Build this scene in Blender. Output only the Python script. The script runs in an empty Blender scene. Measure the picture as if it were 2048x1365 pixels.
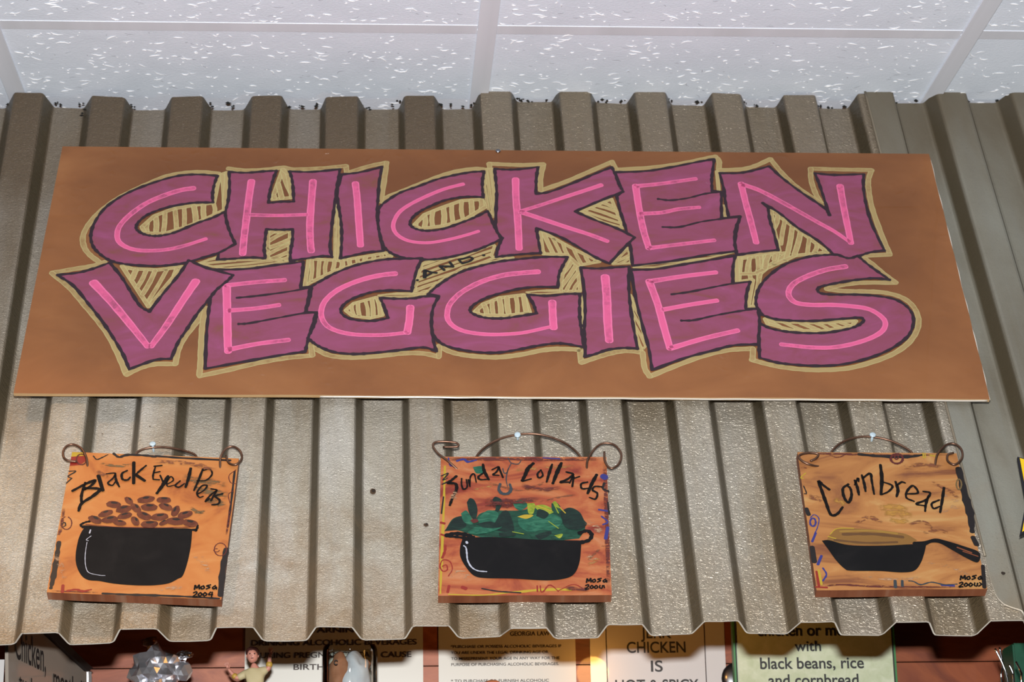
import bpy, bmesh, math, random
import numpy as np
from mathutils import Vector, Matrix
from mathutils.geometry import tessellate_polygon
random.seed(7)
D=bpy.data; COL=bpy.context.scene.collection; SC=bpy.context.scene
# ---------------------------------------------------------------- camera solve (from the photograph's vanishing lines)
EYE=np.array([0,0,1.6])
FPX=4365.31; PITCH=.29272; YAW=-.06712; ROLL=-.01814
H=1.1507; X0=.14264; YR=2.47949
YTOP=2.70112; TILT=.47573; RYAW=-.01193; RROLL=-.00601
PR=.10177; DEP=.0229; WN=.039; WF=.04219; XR=.06308; DT=.01405; DB=.88507
def camrot(p,y,r):
    cp,sp=math.cos(p),math.sin(p)
    F=np.array([0,cp,sp]);U=np.array([0,-sp,cp]);R=np.array([1,0,0.])
    R,U=math.cos(r)*R+math.sin(r)*U,-math.sin(r)*R+math.cos(r)*U
    c,s=math.cos(y),math.sin(y); Z=np.array([[c,-s,0],[s,c,0],[0,0,1]])
    return Z@R,Z@U,Z@F
CR,CU,CF=camrot(PITCH,YAW,ROLL)
def axes():
    t=TILT; ax=np.array([1,0,0.]);dn=np.array([0,-math.sin(t),-math.cos(t)]);nn=np.array([0,-math.cos(t),math.sin(t)])
    c,s=math.cos(RROLL),math.sin(RROLL); ax,dn=c*ax+s*dn,-s*ax+c*dn
    c,s=math.cos(RYAW),math.sin(RYAW); Z=np.array([[c,-s,0],[s,c,0],[0,0,1]])
    return Z@ax,Z@dn,Z@nn
SX,SD,SN=axes(); SO=np.array([0,YTOP,H])+EYE
def S(u,v,n): return SO+u*SX+v*SD+n*SN            # point on the awning: across, down, outwards
def ray(x,y): return CF+(x-1024)/FPX*CR-(y-682.5)/FPX*CU
def on_sheet(x,y,n):                              # pixel -> (u,v) on the plane n metres proud of the awning base
    d=ray(x,y); o=S(0,0,n)-EYE
    t=np.linalg.solve(np.stack([d,-SX,-SD],1),o); return t[1],t[2]
def at(x,y,Y):                                    # pixel -> world point on the upright plane Y
    d=ray(x,y); return EYE+d*(Y/d[1])
# ---------------------------------------------------------------- camera, world, lights, exposure
cam=D.cameras.new('camera'); co=D.objects.new('camera',cam); COL.objects.link(co); SC.camera=co
cam.sensor_width=36; cam.sensor_fit='HORIZONTAL'; cam.lens=FPX/2048*36; cam.clip_start=.05
co.matrix_world=Matrix([[CR[0],CU[0],-CF[0],EYE[0]],[CR[1],CU[1],-CF[1],EYE[1]],[CR[2],CU[2],-CF[2],EYE[2]],[0,0,0,1]])
cam.dof.use_dof=True; cam.dof.focus_distance=2.36; cam.dof.aperture_fstop=15.0
SC.view_settings.view_transform='Standard'; SC.view_settings.look='None'; SC.view_settings.gamma=1
SC.view_settings.use_curve_mapping=False; SC.view_settings.exposure=0.0
w=D.worlds.new('world'); SC.world=w; w.use_nodes=True
w.node_tree.nodes['Background'].inputs[0].default_value=(1,.93,.86,1); w.node_tree.nodes['Background'].inputs[1].default_value=.014
def light(name,typ,loc,aim,power,col,size=.05,size_y=None):
    l=D.lights.new(name,typ); l.energy=power; l.color=col
    if typ=='AREA':
        l.size=size
        if size_y: l.shape='RECTANGLE'; l.size_y=size_y
    else: l.shadow_soft_size=size
    o=D.objects.new(name,l); COL.objects.link(o); o.location=loc
    o.rotation_euler=(Vector(aim)-Vector(loc)).to_track_quat('-Z','Y').to_euler(); return o
# the photographer's flash on the hot shoe, about 17 cm above the lens
light('camera_flash','AREA',EYE+.17*CU-.02*CF,at(1024,700,2.3),118,(.97,.98,1),.07,.045)
# warm recessed ceiling spot, upper left, out of frame
sp=light('ceiling_spot','SPOT',(-.62,1.98,2.72),(-.40,2.31,1.99),11,(1,.58,.25),.05); sp.data.spot_size=.95; sp.data.spot_blend=.8
# warm shelf lamp under the awning, below the frame
pL=at(1185,1347,3.03)
light('shelf_lamp','POINT',(pL[0],2.46,pL[2]),(0,2.7,1.9),1.05,(1,.43,.09),.022)
# ---------------------------------------------------------------- materials
KA=.62      # paint and board reflectances read off the flash-lit photograph are scaled by this
def lin(c,k=None):
    k=KA if k is None else k
    return tuple(k*(x/12.92 if x<=.04045 else ((x+.055)/1.055)**2.4) for x in [v/255 for v in c])+(1,)
def mat(name,col,rough=.6,metal=0,spec=.4,coat=0):
    m=D.materials.new(name); m.use_nodes=True; b=m.node_tree.nodes['Principled BSDF']
    b.inputs['Base Color'].default_value=col if len(col)==4 else lin(col)
    b.inputs['Roughness'].default_value=rough; b.inputs['Metallic'].default_value=metal
    b.inputs['Specular IOR Level'].default_value=spec; b.inputs['Coat Weight'].default_value=coat
    return m
class NT:
    def __init__(s,m): s.t=m.node_tree; s.b=s.t.nodes['Principled BSDF']
    def n(s,k,**kw):
        x=s.t.nodes.new(k)
        for a,v in kw.items():
            if a in x.inputs: x.inputs[a].default_value=v
            else: setattr(x,a,v)
        return x
    def l(s,a,b): s.t.links.new(a,b)
    def coord(s,scale=(1,1,1),kind='UV'):
        c=s.n('ShaderNodeTexCoord'); mp=s.n('ShaderNodeMapping'); mp.inputs['Scale'].default_value=scale
        s.l(c.outputs[kind],mp.inputs[0]); return mp.outputs[0]
    def noise(s,vec,scale,detail=3,rough=.5,dist=0):
        x=s.n('ShaderNodeTexNoise'); x.inputs['Scale'].default_value=scale; x.inputs['Detail'].default_value=detail
        x.inputs['Roughness'].default_value=rough; x.inputs['Distortion'].default_value=dist
        s.l(vec,x.inputs['Vector']); return x.outputs['Fac']
    def ramp(s,f,stops,interp='LINEAR'):
        r=s.n('ShaderNodeValToRGB'); r.color_ramp.interpolation=interp; e=r.color_ramp.elements
        while len(e)<len(stops): e.new(.5)
        for k,(p,c) in enumerate(stops): e[k].position=p; e[k].color=c
        s.l(f,r.inputs[0]); return r.outputs[0]
    def mix(s,f,a,b,mode='MIX'):
        x=s.n('ShaderNodeMix',data_type='RGBA',blend_type=mode)
        for i,v in ((0,f),(6,a),(7,b)):
            if isinstance(v,(int,float)): x.inputs[i].default_value=v
            elif isinstance(v,tuple): x.inputs[i].default_value=v
            else: s.l(v,x.inputs[i])
        return x.outputs[2]
    def bump(s,h,strength,dist):
        x=s.n('ShaderNodeBump'); x.inputs['Strength'].default_value=strength; x.inputs['Distance'].default_value=dist
        s.l(h,x.inputs['Height']); s.l(x.outputs[0],s.b.inputs['Normal'])
    def base(s,c): s.l(c,s.b.inputs['Base Color'])
g=lambda v:(v,v,v,1)
def paint(name,cols,scale=30,stretch=(1,1,1),rough=.55,coat=0,bumpd=.0002,spec=.3,lo=.3,hi=.7,detail=4,dist=.6):
    m=mat(name,cols[0],rough,0,spec,coat); t=NT(m); v=t.coord(stretch)
    f=t.noise(v,scale,detail,.6,dist); k=len(cols)
    t.base(t.ramp(f,[(lo+(hi-lo)*i/max(1,k-1),lin(c)) for i,c in enumerate(cols)]))
    if bumpd: t.bump(t.noise(v,scale*4,3),.5,bumpd)
    return m
def metal_sheet(name,tones,emb,embstr,rough,dirt=.5,metal=.55,brown=(100,84,64),bv=(.16,.42),ribs=1.):
    m=mat(name,tones[0],rough,metal,.5); t=NT(m); v=t.coord()
    big=t.noise(t.coord((1,.35,1)),9,4,.55,.4)
    c=t.ramp(big,[(.34,lin(tones[0])),(.5,lin(tones[1])),(.66,lin(tones[2]))])
    st=t.noise(t.coord((90,1.2,1)),1.0,3,.5,0)                      # runs down the sheet
    c=t.mix(t.ramp(st,[(.45,g(0)),(.75,g(.45))]),c,lin(tones[3]))
    # worn brown paint plus painted-in falloff of light upward, heaviest on ribs and sides
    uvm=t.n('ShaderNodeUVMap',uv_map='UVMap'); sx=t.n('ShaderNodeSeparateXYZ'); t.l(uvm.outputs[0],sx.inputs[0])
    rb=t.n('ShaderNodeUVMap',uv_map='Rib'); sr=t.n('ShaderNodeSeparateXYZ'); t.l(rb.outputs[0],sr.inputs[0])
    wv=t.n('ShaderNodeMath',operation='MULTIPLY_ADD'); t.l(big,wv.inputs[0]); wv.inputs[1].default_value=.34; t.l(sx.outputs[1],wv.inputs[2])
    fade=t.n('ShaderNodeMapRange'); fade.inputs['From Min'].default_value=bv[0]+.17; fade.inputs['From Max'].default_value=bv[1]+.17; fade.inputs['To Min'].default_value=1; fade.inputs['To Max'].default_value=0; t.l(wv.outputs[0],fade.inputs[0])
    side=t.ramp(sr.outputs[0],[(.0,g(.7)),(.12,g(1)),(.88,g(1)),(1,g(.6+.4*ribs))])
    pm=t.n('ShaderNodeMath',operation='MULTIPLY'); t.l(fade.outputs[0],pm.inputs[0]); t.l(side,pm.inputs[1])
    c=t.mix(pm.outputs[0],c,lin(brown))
    side2=t.ramp(sr.outputs[0],[(.02,g(0)),(.2,g(.95)),(.8,g(.95)),(.98,g(0))]); c=t.mix(side2,c,lin((92,80,58)))  # rib sides darker all the way down: brown paint plus painted-in shading
    # grime along the lower edge
    gr=t.n('ShaderNodeMath',operation='MULTIPLY_ADD'); t.l(t.noise(v,13,4,.6,.6),gr.inputs[0]); gr.inputs[1].default_value=.5; t.l(sx.outputs[1],gr.inputs[2])
    gm=t.n('ShaderNodeMapRange'); gm.inputs['From Min'].default_value=.98; gm.inputs['From Max'].default_value=1.14; gm.inputs['To Min'].default_value=0; gm.inputs['To Max'].default_value=dirt*.75; t.l(gr.outputs[0],gm.inputs[0])
    c=t.mix(gm.outputs[0],c,lin((150,122,88)))
    sk=t.noise(v,420,2,.5); zone=t.noise(v,7,2,.5)                  # dirt specks
    k=t.n('ShaderNodeMath',operation='MULTIPLY'); t.l(t.ramp(sk,[(.66,g(0)),(.72,g(1))]),k.inputs[0]); t.l(t.ramp(zone,[(.52,g(0)),(.62,g(dirt))]),k.inputs[1])
    c=t.mix(k.outputs[0],c,lin((70,55,40)))
    t.base(c)
    e=t.noise(t.coord((1,1.5,1)),emb,2.5,.55,1.2)
    e2=t.noise(v,emb*.22,2,.5)
    a=t.n('ShaderNodeMath',operation='ADD'); t.l(e,a.inputs[0]); t.l(e2,a.inputs[1])
    t.bump(a.outputs[0],embstr,.0016)
    r=t.n('ShaderNodeMapRange'); r.inputs['To Min'].default_value=rough-.1; r.inputs['To Max'].default_value=rough+.12
    t.l(big,r.inputs[0]); t.l(r.outputs[0],t.b.inputs['Roughness']); return m
M={}
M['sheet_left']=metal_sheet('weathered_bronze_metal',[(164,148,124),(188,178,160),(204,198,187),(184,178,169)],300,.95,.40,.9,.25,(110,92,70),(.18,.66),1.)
M['sheet_mid']=metal_sheet('embossed_metal',[(164,148,124),(182,170,150),(194,184,168),(180,174,162)],230,1,.27,.4,.45,(138,120,96),(.12,.60),.3)
M['sheet_right']=metal_sheet('grey_green_metal',[(132,124,106),(148,143,127),(158,156,142),(148,146,136)],420,.3,.5,.5,.3,(120,106,84),(.05,.3),.3)
KA=1
M['cut_edge']=mat('bare_cut_edge',(216,206,190),.35,.3,.6)
M['tile']=paint('ceiling_tile_white',[(222,229,238),(227,234,243),(232,238,247)],14,rough=.9,bumpd=0); NT(M['tile'])
t=NT(M['tile']); t.bump(t.noise(t.coord(),260,4,.6),.35,.0012)
M['fissure']=mat('fissure_white',(255,255,255),.3,0,.5,.3)
M['fissure_dark']=mat('fissure_grey',(150,148,152),.9)
M['grid']=paint('grid_white',[(212,214,219),(220,222,228),(226,228,234)],12,rough=.45,bumpd=0)
KA=.62
M['debris']=mat('black_debris',(24,24,20),.9)
M['board']=paint('brown_kraft_board',[(134,82,42),(150,94,50),(162,106,60)],6,(1,1.6,1),rough=.42,coat=.25,bumpd=.00008,detail=7)
t=NT(M['board']); old=t.b.inputs['Base Color'].links[0].from_socket
tc=t.n('ShaderNodeTexCoord'); sx=t.n('ShaderNodeSeparateXYZ'); t.l(tc.outputs['UV'],sx.inputs[0])
def _half(sock,c,hw):
    a=t.n('ShaderNodeMath',operation='SUBTRACT'); t.l(sock,a.inputs[0]); a.inputs[1].default_value=c
    q=t.n('ShaderNodeMath',operation='ABSOLUTE'); t.l(a.outputs[0],q.inputs[0]); z=t.n('ShaderNodeMath',operation='SUBTRACT'); t.l(q.outputs[0],z.inputs[0]); z.inputs[1].default_value=hw; return z.outputs[0]
mx=t.n('ShaderNodeMath',operation='SMOOTH_MAX'); mx.inputs[2].default_value=.06; t.l(_half(sx.outputs[0],.165,.47),mx.inputs[0]); t.l(_half(sx.outputs[1],.315,.15),mx.inputs[1])
ns=t.n('ShaderNodeMath',operation='MULTIPLY_ADD'); t.l(t.noise(tc.outputs['UV'],14,3,.5),ns.inputs[0]); ns.inputs[1].default_value=.05; t.l(mx.outputs[0],ns.inputs[2])
hf=t.n('ShaderNodeMapRange'); hf.inputs['From Min'].default_value=.0; hf.inputs['From Max'].default_value=.10; hf.inputs['To Min'].default_value=.62; hf.inputs['To Max'].default_value=0; t.l(ns.outputs[0],hf.inputs[0])
t.base(t.mix(hf.outputs[0],old,lin((98,54,22))))
M['board_edge']=mat('board_edge_tan',(205,165,115),.4,0,.5,.4)
M['film']=mat('clear_film_edge',(225,215,200),.12,0,.9,1)
M['purple']=paint('purple_marker',[(130,80,54),(143,70,90),(149,73,103),(160,78,118)],13,(1,2.2,1),rough=.45,coat=.15,bumpd=.00003,lo=.22,hi=.72,detail=6,dist=1.5)
M['black']=paint('black_marker',[(30,18,26),(44,24,36),(52,30,36)],60,rough=.4,coat=.2,bumpd=0)
M['ink']=mat('black_ink',(14,12,10),.5)
def marker(name,core,rim,under,amt):
    # marker ink: denser along the rims of each stroke (UV y runs across the stroke), drier in its middle
    m=mat(name,core,.45,0,.35,.15); t=NT(m); tc=t.n('ShaderNodeTexCoord'); sx=t.n('ShaderNodeSeparateXYZ'); t.l(tc.outputs['UV'],sx.inputs[0])
    a=t.n('ShaderNodeMath',operation='SUBTRACT'); t.l(sx.outputs[1],a.inputs[0]); a.inputs[1].default_value=.5
    b=t.n('ShaderNodeMath',operation='ABSOLUTE'); t.l(a.outputs[0],b.inputs[0])
    rimf=t.ramp(b.outputs[0],[(.30,g(0)),(.42,g(1))])
    oc=t.n('ShaderNodeTexCoord'); f=t.noise(oc.outputs['Object'],95,5,.7,.4); big=t.noise(oc.outputs['Object'],9,2,.5)
    dry=t.n('ShaderNodeMath',operation='MULTIPLY'); t.l(t.ramp(f,[(.42,g(0)),(.62,g(1))]),dry.inputs[0]); t.l(t.ramp(big,[(.44,g(0)),(.58,g(amt))]),dry.inputs[1])
    c=t.mix(dry.outputs[0],lin(core),lin(under)); c=t.mix(rimf,c,lin(rim)); t.base(c); return m
M['pink']=marker('pink_marker',(232,98,148),(246,120,168),(166,76,110),.9)
M['khaki']=marker('khaki_marker',(176,150,98),(186,170,114),(152,116,70),.8)
M['khaki_light']=marker('pale_khaki_marker',(186,162,108),(196,186,126),(156,122,78),.7)
M['silver']=mat('zinc_screw',(190,195,205),.25,1)
M['plastic']=mat('pale_blue_plastic',(196,214,222),.25,0,.6,.3)
M['copper']=paint('aged_copper_wire',[(92,66,52),(122,90,72),(142,108,88)],60,rough=.35,bumpd=.0002); M['copper'].node_tree.nodes['Principled BSDF'].inputs['Metallic'].default_value=.75
# ---------------------------------------------------------------- mesh helpers
def link(name,verts,faces,m,parent=None,uvs=None,smooth=False,mats=None,fmat=None):
    verts=np.asarray(verts,dtype=float); base=parent_origin(parent)
    me=D.meshes.new(name); me.from_pydata([tuple(v-base) for v in verts],[],[tuple(f) for f in faces])
    for x in (mats or [m]): me.materials.append(x)
    if uvs is not None:
        ul=me.uv_layers.new(name='UVMap'); li=np.empty(len(me.loops),dtype=np.int32); me.loops.foreach_get('vertex_index',li)
        ul.data.foreach_set('uv',np.asarray(uvs,dtype=float)[li].ravel())
    if fmat: me.polygons.foreach_set('material_index',fmat)
    if smooth: me.polygons.foreach_set('use_smooth',[True]*len(me.polygons))
    me.validate(); me.update()
    o=D.objects.new(name,me); COL.objects.link(o)
    if parent: o.parent=parent
    return o
def parent_origin(p):
    v=np.zeros(3)
    while p: v=v+np.array(p.location); p=p.parent
    return v
def thing(name,label,cat,loc,group=None,kind=None):
    o=D.objects.new(name,None); COL.objects.link(o); o.location=tuple(loc); o.empty_display_size=.02
    if label: o['label']=label
    if cat: o['category']=cat
    if group: o['group']=group
    if kind: o['kind']=kind
    return o
def tag(o,label=None,cat=None,group=None,kind=None):
    for k,v in (('label',label),('category',cat),('group',group),('kind',kind)):
        if v: o[k]=v
    return o
def box(name,c,sx,sy,sz,m,parent=None,ax=None,bev=.0):
    bm=bmesh.new(); bmesh.ops.create_cube(bm,size=1)
    bmesh.ops.scale(bm,vec=(sx,sy,sz),verts=bm.verts)
    if bev: bmesh.ops.bevel(bm,geom=bm.edges[:],offset=bev,segments=2,affect='EDGES')
    vs=[np.array(v.co) for v in bm.verts]; fs=[[v.index for v in f.verts] for f in bm.faces]; bm.free()
    if ax is not None: vs=[v[0]*ax[0]+v[1]*ax[1]+v[2]*ax[2] for v in vs]
    vs=[v+np.asarray(c) for v in vs]
    return link(name,vs,fs,m,parent,uvs=[(v[0],v[2]) for v in vs])
def path(pts,step=.0016):
    """pts: (x,y[,1]) ; 1 marks a corner. Returns list of smooth runs (each a list of 2D points)."""
    runs=[[pts[0][:2]]]
    for p in pts[1:]:
        runs[-1].append(p[:2])
        if len(p)>2 and p is not pts[-1]: runs.append([p[:2]])
    out=[]
    for r in runs:
        P=[np.array(q,float) for q in r]
        if len(P)<2: continue
        if len(P)==2: out.append(P); continue
        Q=[2*P[0]-P[1]]+P+[2*P[-1]-P[-2]]; res=[P[0]]
        for i in range(1,len(Q)-2):
            n=6
            for k in range(1,n+1):
                t=k/n; a,b,c,d=Q[i-1],Q[i],Q[i+1],Q[i+2]
                res.append(.5*((2*b)+(c-a)*t+(2*a-5*b+4*c-d)*t*t+(3*b-a-3*c+d)*t**3))
        out.append(res)
    return out
class Plane:
    """A flat face proud of the awning; art is laid out on it."""
    def __init__(s,n): s.n=n; s.k=0
    def uv(s,x,y): return on_sheet(x,y,s.n)
    def pt(s,uv,lift): return S(uv[0],uv[1],s.n+lift)
def V(view,pts):                       # zoomed-view coordinates -> photo pixels
    ox,oy,sc=view
    return [(ox+p[0]/sc,oy+p[1]/sc)+tuple(p[2:]) for p in pts]
def to_uv(pl,pts): return [tuple(pl.uv(p[0],p[1]))+tuple(p[2:]) for p in pts]
def wob(k,amp): return amp*(math.sin(k*1.7)+.6*math.sin(k*.53+2)+.4*math.sin(k*3.1))
class Ink:
    def __init__(s): s.v=[];s.f=[];s.uv=[]
    def stroke(s,pl,pts,w,lift,w2=None,uvpts=False,taper=False,rough=.03):
        q=pts if uvpts else to_uv(pl,pts)
        w2=w if w2 is None else w2; runs=path(q); tot=sum(len(r) for r in runs); done=0
        for ri,r in enumerate(runs):
            lift+=2e-6; n=len(r); L=[];Rr=[]
            r=[np.array(x) for x in r]; base=len(s.v)
            for i,p in enumerate(r):
                d=r[min(i+1,n-1)]-r[max(i-1,0)]; d=d/(np.linalg.norm(d)+1e-12); nr=np.array([-d[1],d[0]])
                t=(done+i)/max(1,tot-1); ww=(w+(w2-w)*t)*.5*(1+wob(done+i+len(s.v)*.01,rough))
                if taper: ww*=.6+.4*math.sin(math.pi*min(1,max(0,.15+.75*t)))
                s.v.append(pl.pt(p+nr*ww,lift)); s.v.append(pl.pt(p-nr*ww,lift)); s.uv+= [(t,0),(t,1)]
                if i: a=base+2*i; s.f.append((a-2,a-1,a+1,a))
                if i in(0,n-1):                                     # round caps
                    c=len(s.v); sg=-1 if i==0 else 1; s.v.append(pl.pt(p,lift+1e-6)); s.uv.append((t,.5)); m=7
                    for k in range(m+1):
                        a=math.pi*k/m; s.v.append(pl.pt(p+nr*ww*math.cos(a)+sg*d*ww*math.sin(a)*.8,lift+1e-6)); s.uv.append((t,0 if k<m/2 else 1))
                    for k in range(m): s.f.append((c,c+1+k,c+2+k))
                    # keep ribbon indices aligned
                    if i==0 and n>1:
                        s.v.append(s.v[base]);s.v.append(s.v[base+1]);s.uv+=[(t,0),(t,1)]; base=len(s.v)-2
            done+=n
        return s
    def poly(s,pl,pts,lift,uvpts=False):
        q=pts if uvpts else to_uv(pl,pts)
        ring=[]
        for r in path(list(q)+[tuple(q[0][:2])]): ring+= [tuple(x) for x in r[:-1]]
        if not ring: ring=[x[:2] for x in q]
        base=len(s.v); V3=[Vector((x,y,0)) for x,y in ring]
        for x,y in ring: s.v.append(pl.pt((x,y),lift)); s.uv.append((x,y))
        for t in tessellate_polygon([V3]): s.f.append(tuple(base+i for i in t))
        return s
    def blob(s,pl,c,rx,ry,ang,lift,n=14,jit=.12,uvpts=False):
        if uvpts: cu=c; sc=1
        else: cu=pl.uv(*c[:2])
        ca,sa=math.cos(ang),math.sin(ang); base=len(s.v); ring=[]
        for k in range(n):
            a=2*math.pi*k/n; j=1+random.uniform(-jit,jit); x=rx*j*math.cos(a); y=ry*j*math.sin(a)
            ring.append((cu[0]+ca*x-sa*y,cu[1]+sa*x+ca*y))
        s.v.append(pl.pt(cu,lift)); s.uv.append(tuple(cu))
        for p in ring: s.v.append(pl.pt(p,lift)); s.uv.append(p)
        for k in range(n): s.f.append((base,base+1+k,base+1+(k+1)%n))
        return s
    def make(s,name,m,parent,**kw):
        # face the normals outwards
        v=np.array(s.v); f=[]
        for a in s.f:
            nrm=np.cross(v[a[1]]-v[a[0]],v[a[2]]-v[a[0]])
            if len(a)==4 and np.linalg.norm(nrm)<1e-14: nrm=np.cross(v[a[2]]-v[a[0]],v[a[3]]-v[a[0]])
            f.append(a if nrm@SN>0 else a[::-1])
        return link(name,v,f,m,parent,uvs=s.uv,**kw)
MM=.001
PX=.00061     # one photo pixel at the awning, metres (about)
def hatch(ink,pl,poly,ang,sp,w,lift,border=True):
    q=[np.array(pl.uv(x,y)) for x,y,*_ in poly]; c=sum(q)/len(q)
    if border:
        inn=[tuple(p+(c-p)*min(.25,w*.35/(np.linalg.norm(c-p)+1e-9))) for p in q]
        ink.stroke(pl,[(a[0],a[1],1) for a in inn]+[inn[0]],w*.85,lift,uvpts=True)
    d=np.array([math.cos(ang),math.sin(ang)]); nn=np.array([-d[1],d[0]])
    ts=[(p-c)@nn for p in q]; t=min(ts)+sp*.6
    while t<max(ts)-sp*.3:
        xs=[]
        for i in range(len(q)):
            a,b=q[i],q[(i+1)%len(q)]; ta,tb=(a-c)@nn-t,(b-c)@nn-t
            if ta*tb<0: p=a+(b-a)*ta/(ta-tb); xs.append((p-c)@d)
        xs.sort()
        for i in range(0,len(xs)-1,2):
            if xs[i+1]-xs[i]>w*1.1:
                a=c+nn*t+d*(xs[i]+w*.45); b=c+nn*(t+sp*random.uniform(-.2,.2))+d*(xs[i+1]-w*.45)
                m_=(a+b)/2+nn*sp*random.uniform(-.12,.12)
                ink.stroke(pl,[tuple(a),tuple(m_),tuple(b)],w*random.uniform(.8,1.1),lift+random.uniform(1,9)*1e-6,uvpts=True)
        t+=sp*random.uniform(.85,1.15)
    return ink
def tube(name,pts,r,m,parent,seg=10,smoothpath=True,closed=False):
    P=[np.array(p,float) for p in pts]
    if smoothpath and len(P)>2:
        Q=[2*P[0]-P[1]]+P+[2*P[-1]-P[-2]]; res=[P[0]]
        for i in range(1,len(Q)-2):
            for k in range(1,7):
                t=k/6; a,b,c,d=Q[i-1],Q[i],Q[i+1],Q[i+2]
                res.append(.5*((2*b)+(c-a)*t+(2*a-5*b+4*c-d)*t*t+(3*b-a-3*c+d)*t**3))
        P=res
    n=len(P); vs=[];fs=[]; ref=np.array([.3,.5,.81])
    for i,p in enumerate(P):
        d=P[min(i+1,n-1)]-P[max(i-1,0)]; d/=np.linalg.norm(d)+1e-12
        a=np.cross(d,ref); a/=np.linalg.norm(a); b=np.cross(d,a); ref=-b if False else np.cross(a,d)
        rr=r[i*len(r)//n] if isinstance(r,(list,tuple)) else r
        for k in range(seg):
            an=2*math.pi*k/seg; vs.append(p+rr*(math.cos(an)*a+math.sin(an)*b))
        if i:
            for k in range(seg):
                k2=(k+1)%seg; fs.append(((i-1)*seg+k,(i-1)*seg+k2,i*seg+k2,i*seg+k))
    fs.append(tuple(range(seg))[::-1]); fs.append(tuple((n-1)*seg+k for k in range(seg)))
    return link(name,vs,fs,m,parent,uvs=[(v[0],v[2]) for v in vs],smooth=True)
def lathe(name,prof,base,m,parent,seg=28,axis=None,uv=None):
    """prof: (r,h) list along axis"""
    A=np.array([0,0,1.]) if axis is None else np.asarray(axis)/np.linalg.norm(axis)
    a=np.cross(A,[.31,.7,.2]); a/=np.linalg.norm(a); b=np.cross(A,a); vs=[];fs=[]
    for i,(r,h) in enumerate(prof):
        for k in range(seg):
            an=2*math.pi*k/seg; vs.append(np.asarray(base)+A*h+max(r,1e-5)*(math.cos(an)*a+math.sin(an)*b))
        if i:
            for k in range(seg):
                k2=(k+1)%seg; fs.append(((i-1)*seg+k,(i-1)*seg+k2,i*seg+k2,i*seg+k))
    fs.append(tuple(range(seg))[::-1]); fs.append(tuple((len(prof)-1)*seg+k for k in range(seg)))
    return link(name,vs,fs,m,parent,uvs=[(v[0],v[2]) for v in vs],smooth=True)
# ---------------------------------------------------------------- ceiling
W=.0238; ZC=H+EYE[2]; YB=2.80
ceil=thing('ceiling',None,None,(0,2.4,ZC),kind='structure')
Y_=[YR-1.22,YR-.6096,YR,YB]
ti=0
for n in range(-2,3):
    for r in range(3):
        x0,x1=X0+n*.6096,X0+(n+1)*.6096; y0,y1=Y_[r],Y_[r+1]
        if r==0 and n not in(-1,0): continue
        g_=.004
        tl=box('ceiling_tile',((x0+x1)/2,(y0+y1)/2,ZC+.0105),x1-x0-2*g_,y1-y0-2*g_,.015,M['tile'],ceil)
        me=tl.data; ul=me.uv_layers[0]; li=[l.vertex_index for l in me.loops]
        for k,vi in enumerate(li): ul.data[k].uv=(me.vertices[vi].co.x+n,me.vertices[vi].co.y+r)
        if r==0: continue
        ya=max(y0,2.12)
        for dark in (0,1):
            vs=[];fs=[]
            cnt=int((x1-x0)*(y1-ya)*(2300 if not dark else 420))
            for _ in range(cnt):
                cx,cy=random.uniform(x0+.016,x1-.016),random.uniform(ya+.016,y1-.016)
                a=random.gauss(0,.5)+(.5 if random.random()<.25 else 0); L=random.choice([.0018,.003,.005,.007,.010,.015])*random.uniform(.7,1.2); wd=random.uniform(.0004,.00085)
                if dark: L*=.8; wd*=.5
                bend=random.uniform(-.35,.35)*L; z=ZC+.0026-(.0002 if dark else .0008); b=len(vs)
                for t,wv in ((-1,.3),(-.4,1),(.3,.9),(1,.25)):
                    px=t*L/2; py=bend*(1-t*t)
                    for s_ in(-1,1):
                        yy=py+s_*wd*wv; vs.append((cx+px*math.cos(a)-yy*math.sin(a),cy+px*math.sin(a)+yy*math.cos(a),z-(s_*wd*wv*.42 if not dark else 0)))
                for k in range(3): fs.append((b+2*k,b+2*k+2,b+2*k+3,b+2*k+1))
            tag(link('surface_fissures',vs,fs,M['fissure_dark' if dark else 'fissure'],tl),kind='stuff')
for n in range(-2,4):
    box('grid_runner',(X0+n*.6096,(Y_[0]+YB)/2,ZC+.001),W,YB-Y_[0],.002,M['grid'],ceil,bev=.0004)
for n in range(-2,3):
    for y in Y_[1:3]:
        box('cross_runner',(X0+(n+.5)*.6096,y,ZC+.0026),.6096-W-.0006,W,.0007,M['grid'],ceil,bev=.0002)
# ---------------------------------------------------------------- corrugated awning
near_b=[(42,1267,117,1265),(239,1258,313.5,1257),(432,1255,507,1254),(632,1253,705,1254),(825,1252,899,1251),(1021,1257,1093,1256),(1214,1251,1286,1250),(1407,1245,1478,1243),(1600,1246,1670,1245),(1791,1246,1859,1245)]
far_b=[(140,1290,225,1285),(340,1283,419.5,1281),(528,1282,612,1281),(725,1280,809,1278),(919,1276,999,1273),(1111,1279,1195,1277),(1303,1273,1384,1269),(1494,1268,1574,1269),(1682,1272,1763,1272),(1870,1272,1949,1273)]
near_t=[(29,185,86,186),(184.5,191,249,195),(343.7,194,405,192),(505,192,563,191),(652,194,715,192),(809,192,868,191),(961,182,1021,181),(1119,181,1180,183),(1270,184,1330,185),(1424,187,1481,190),(1567,192,1630,192),(1716,189,1784,187),(1873,187,1929,185)]
far_t=[(108,215,168,217),(267,221,330,220),(425,221,488,220),(579,219,641,219),(731,219,797,219),(885,219,944,218),(1034,206,1103,206),(1192,207,1253,210),(1343,212,1407,213),(1492,216,1551,217),(1637,219,1695,219),(1790,212,1845,212),(1936,211,1990,211)]
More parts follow.
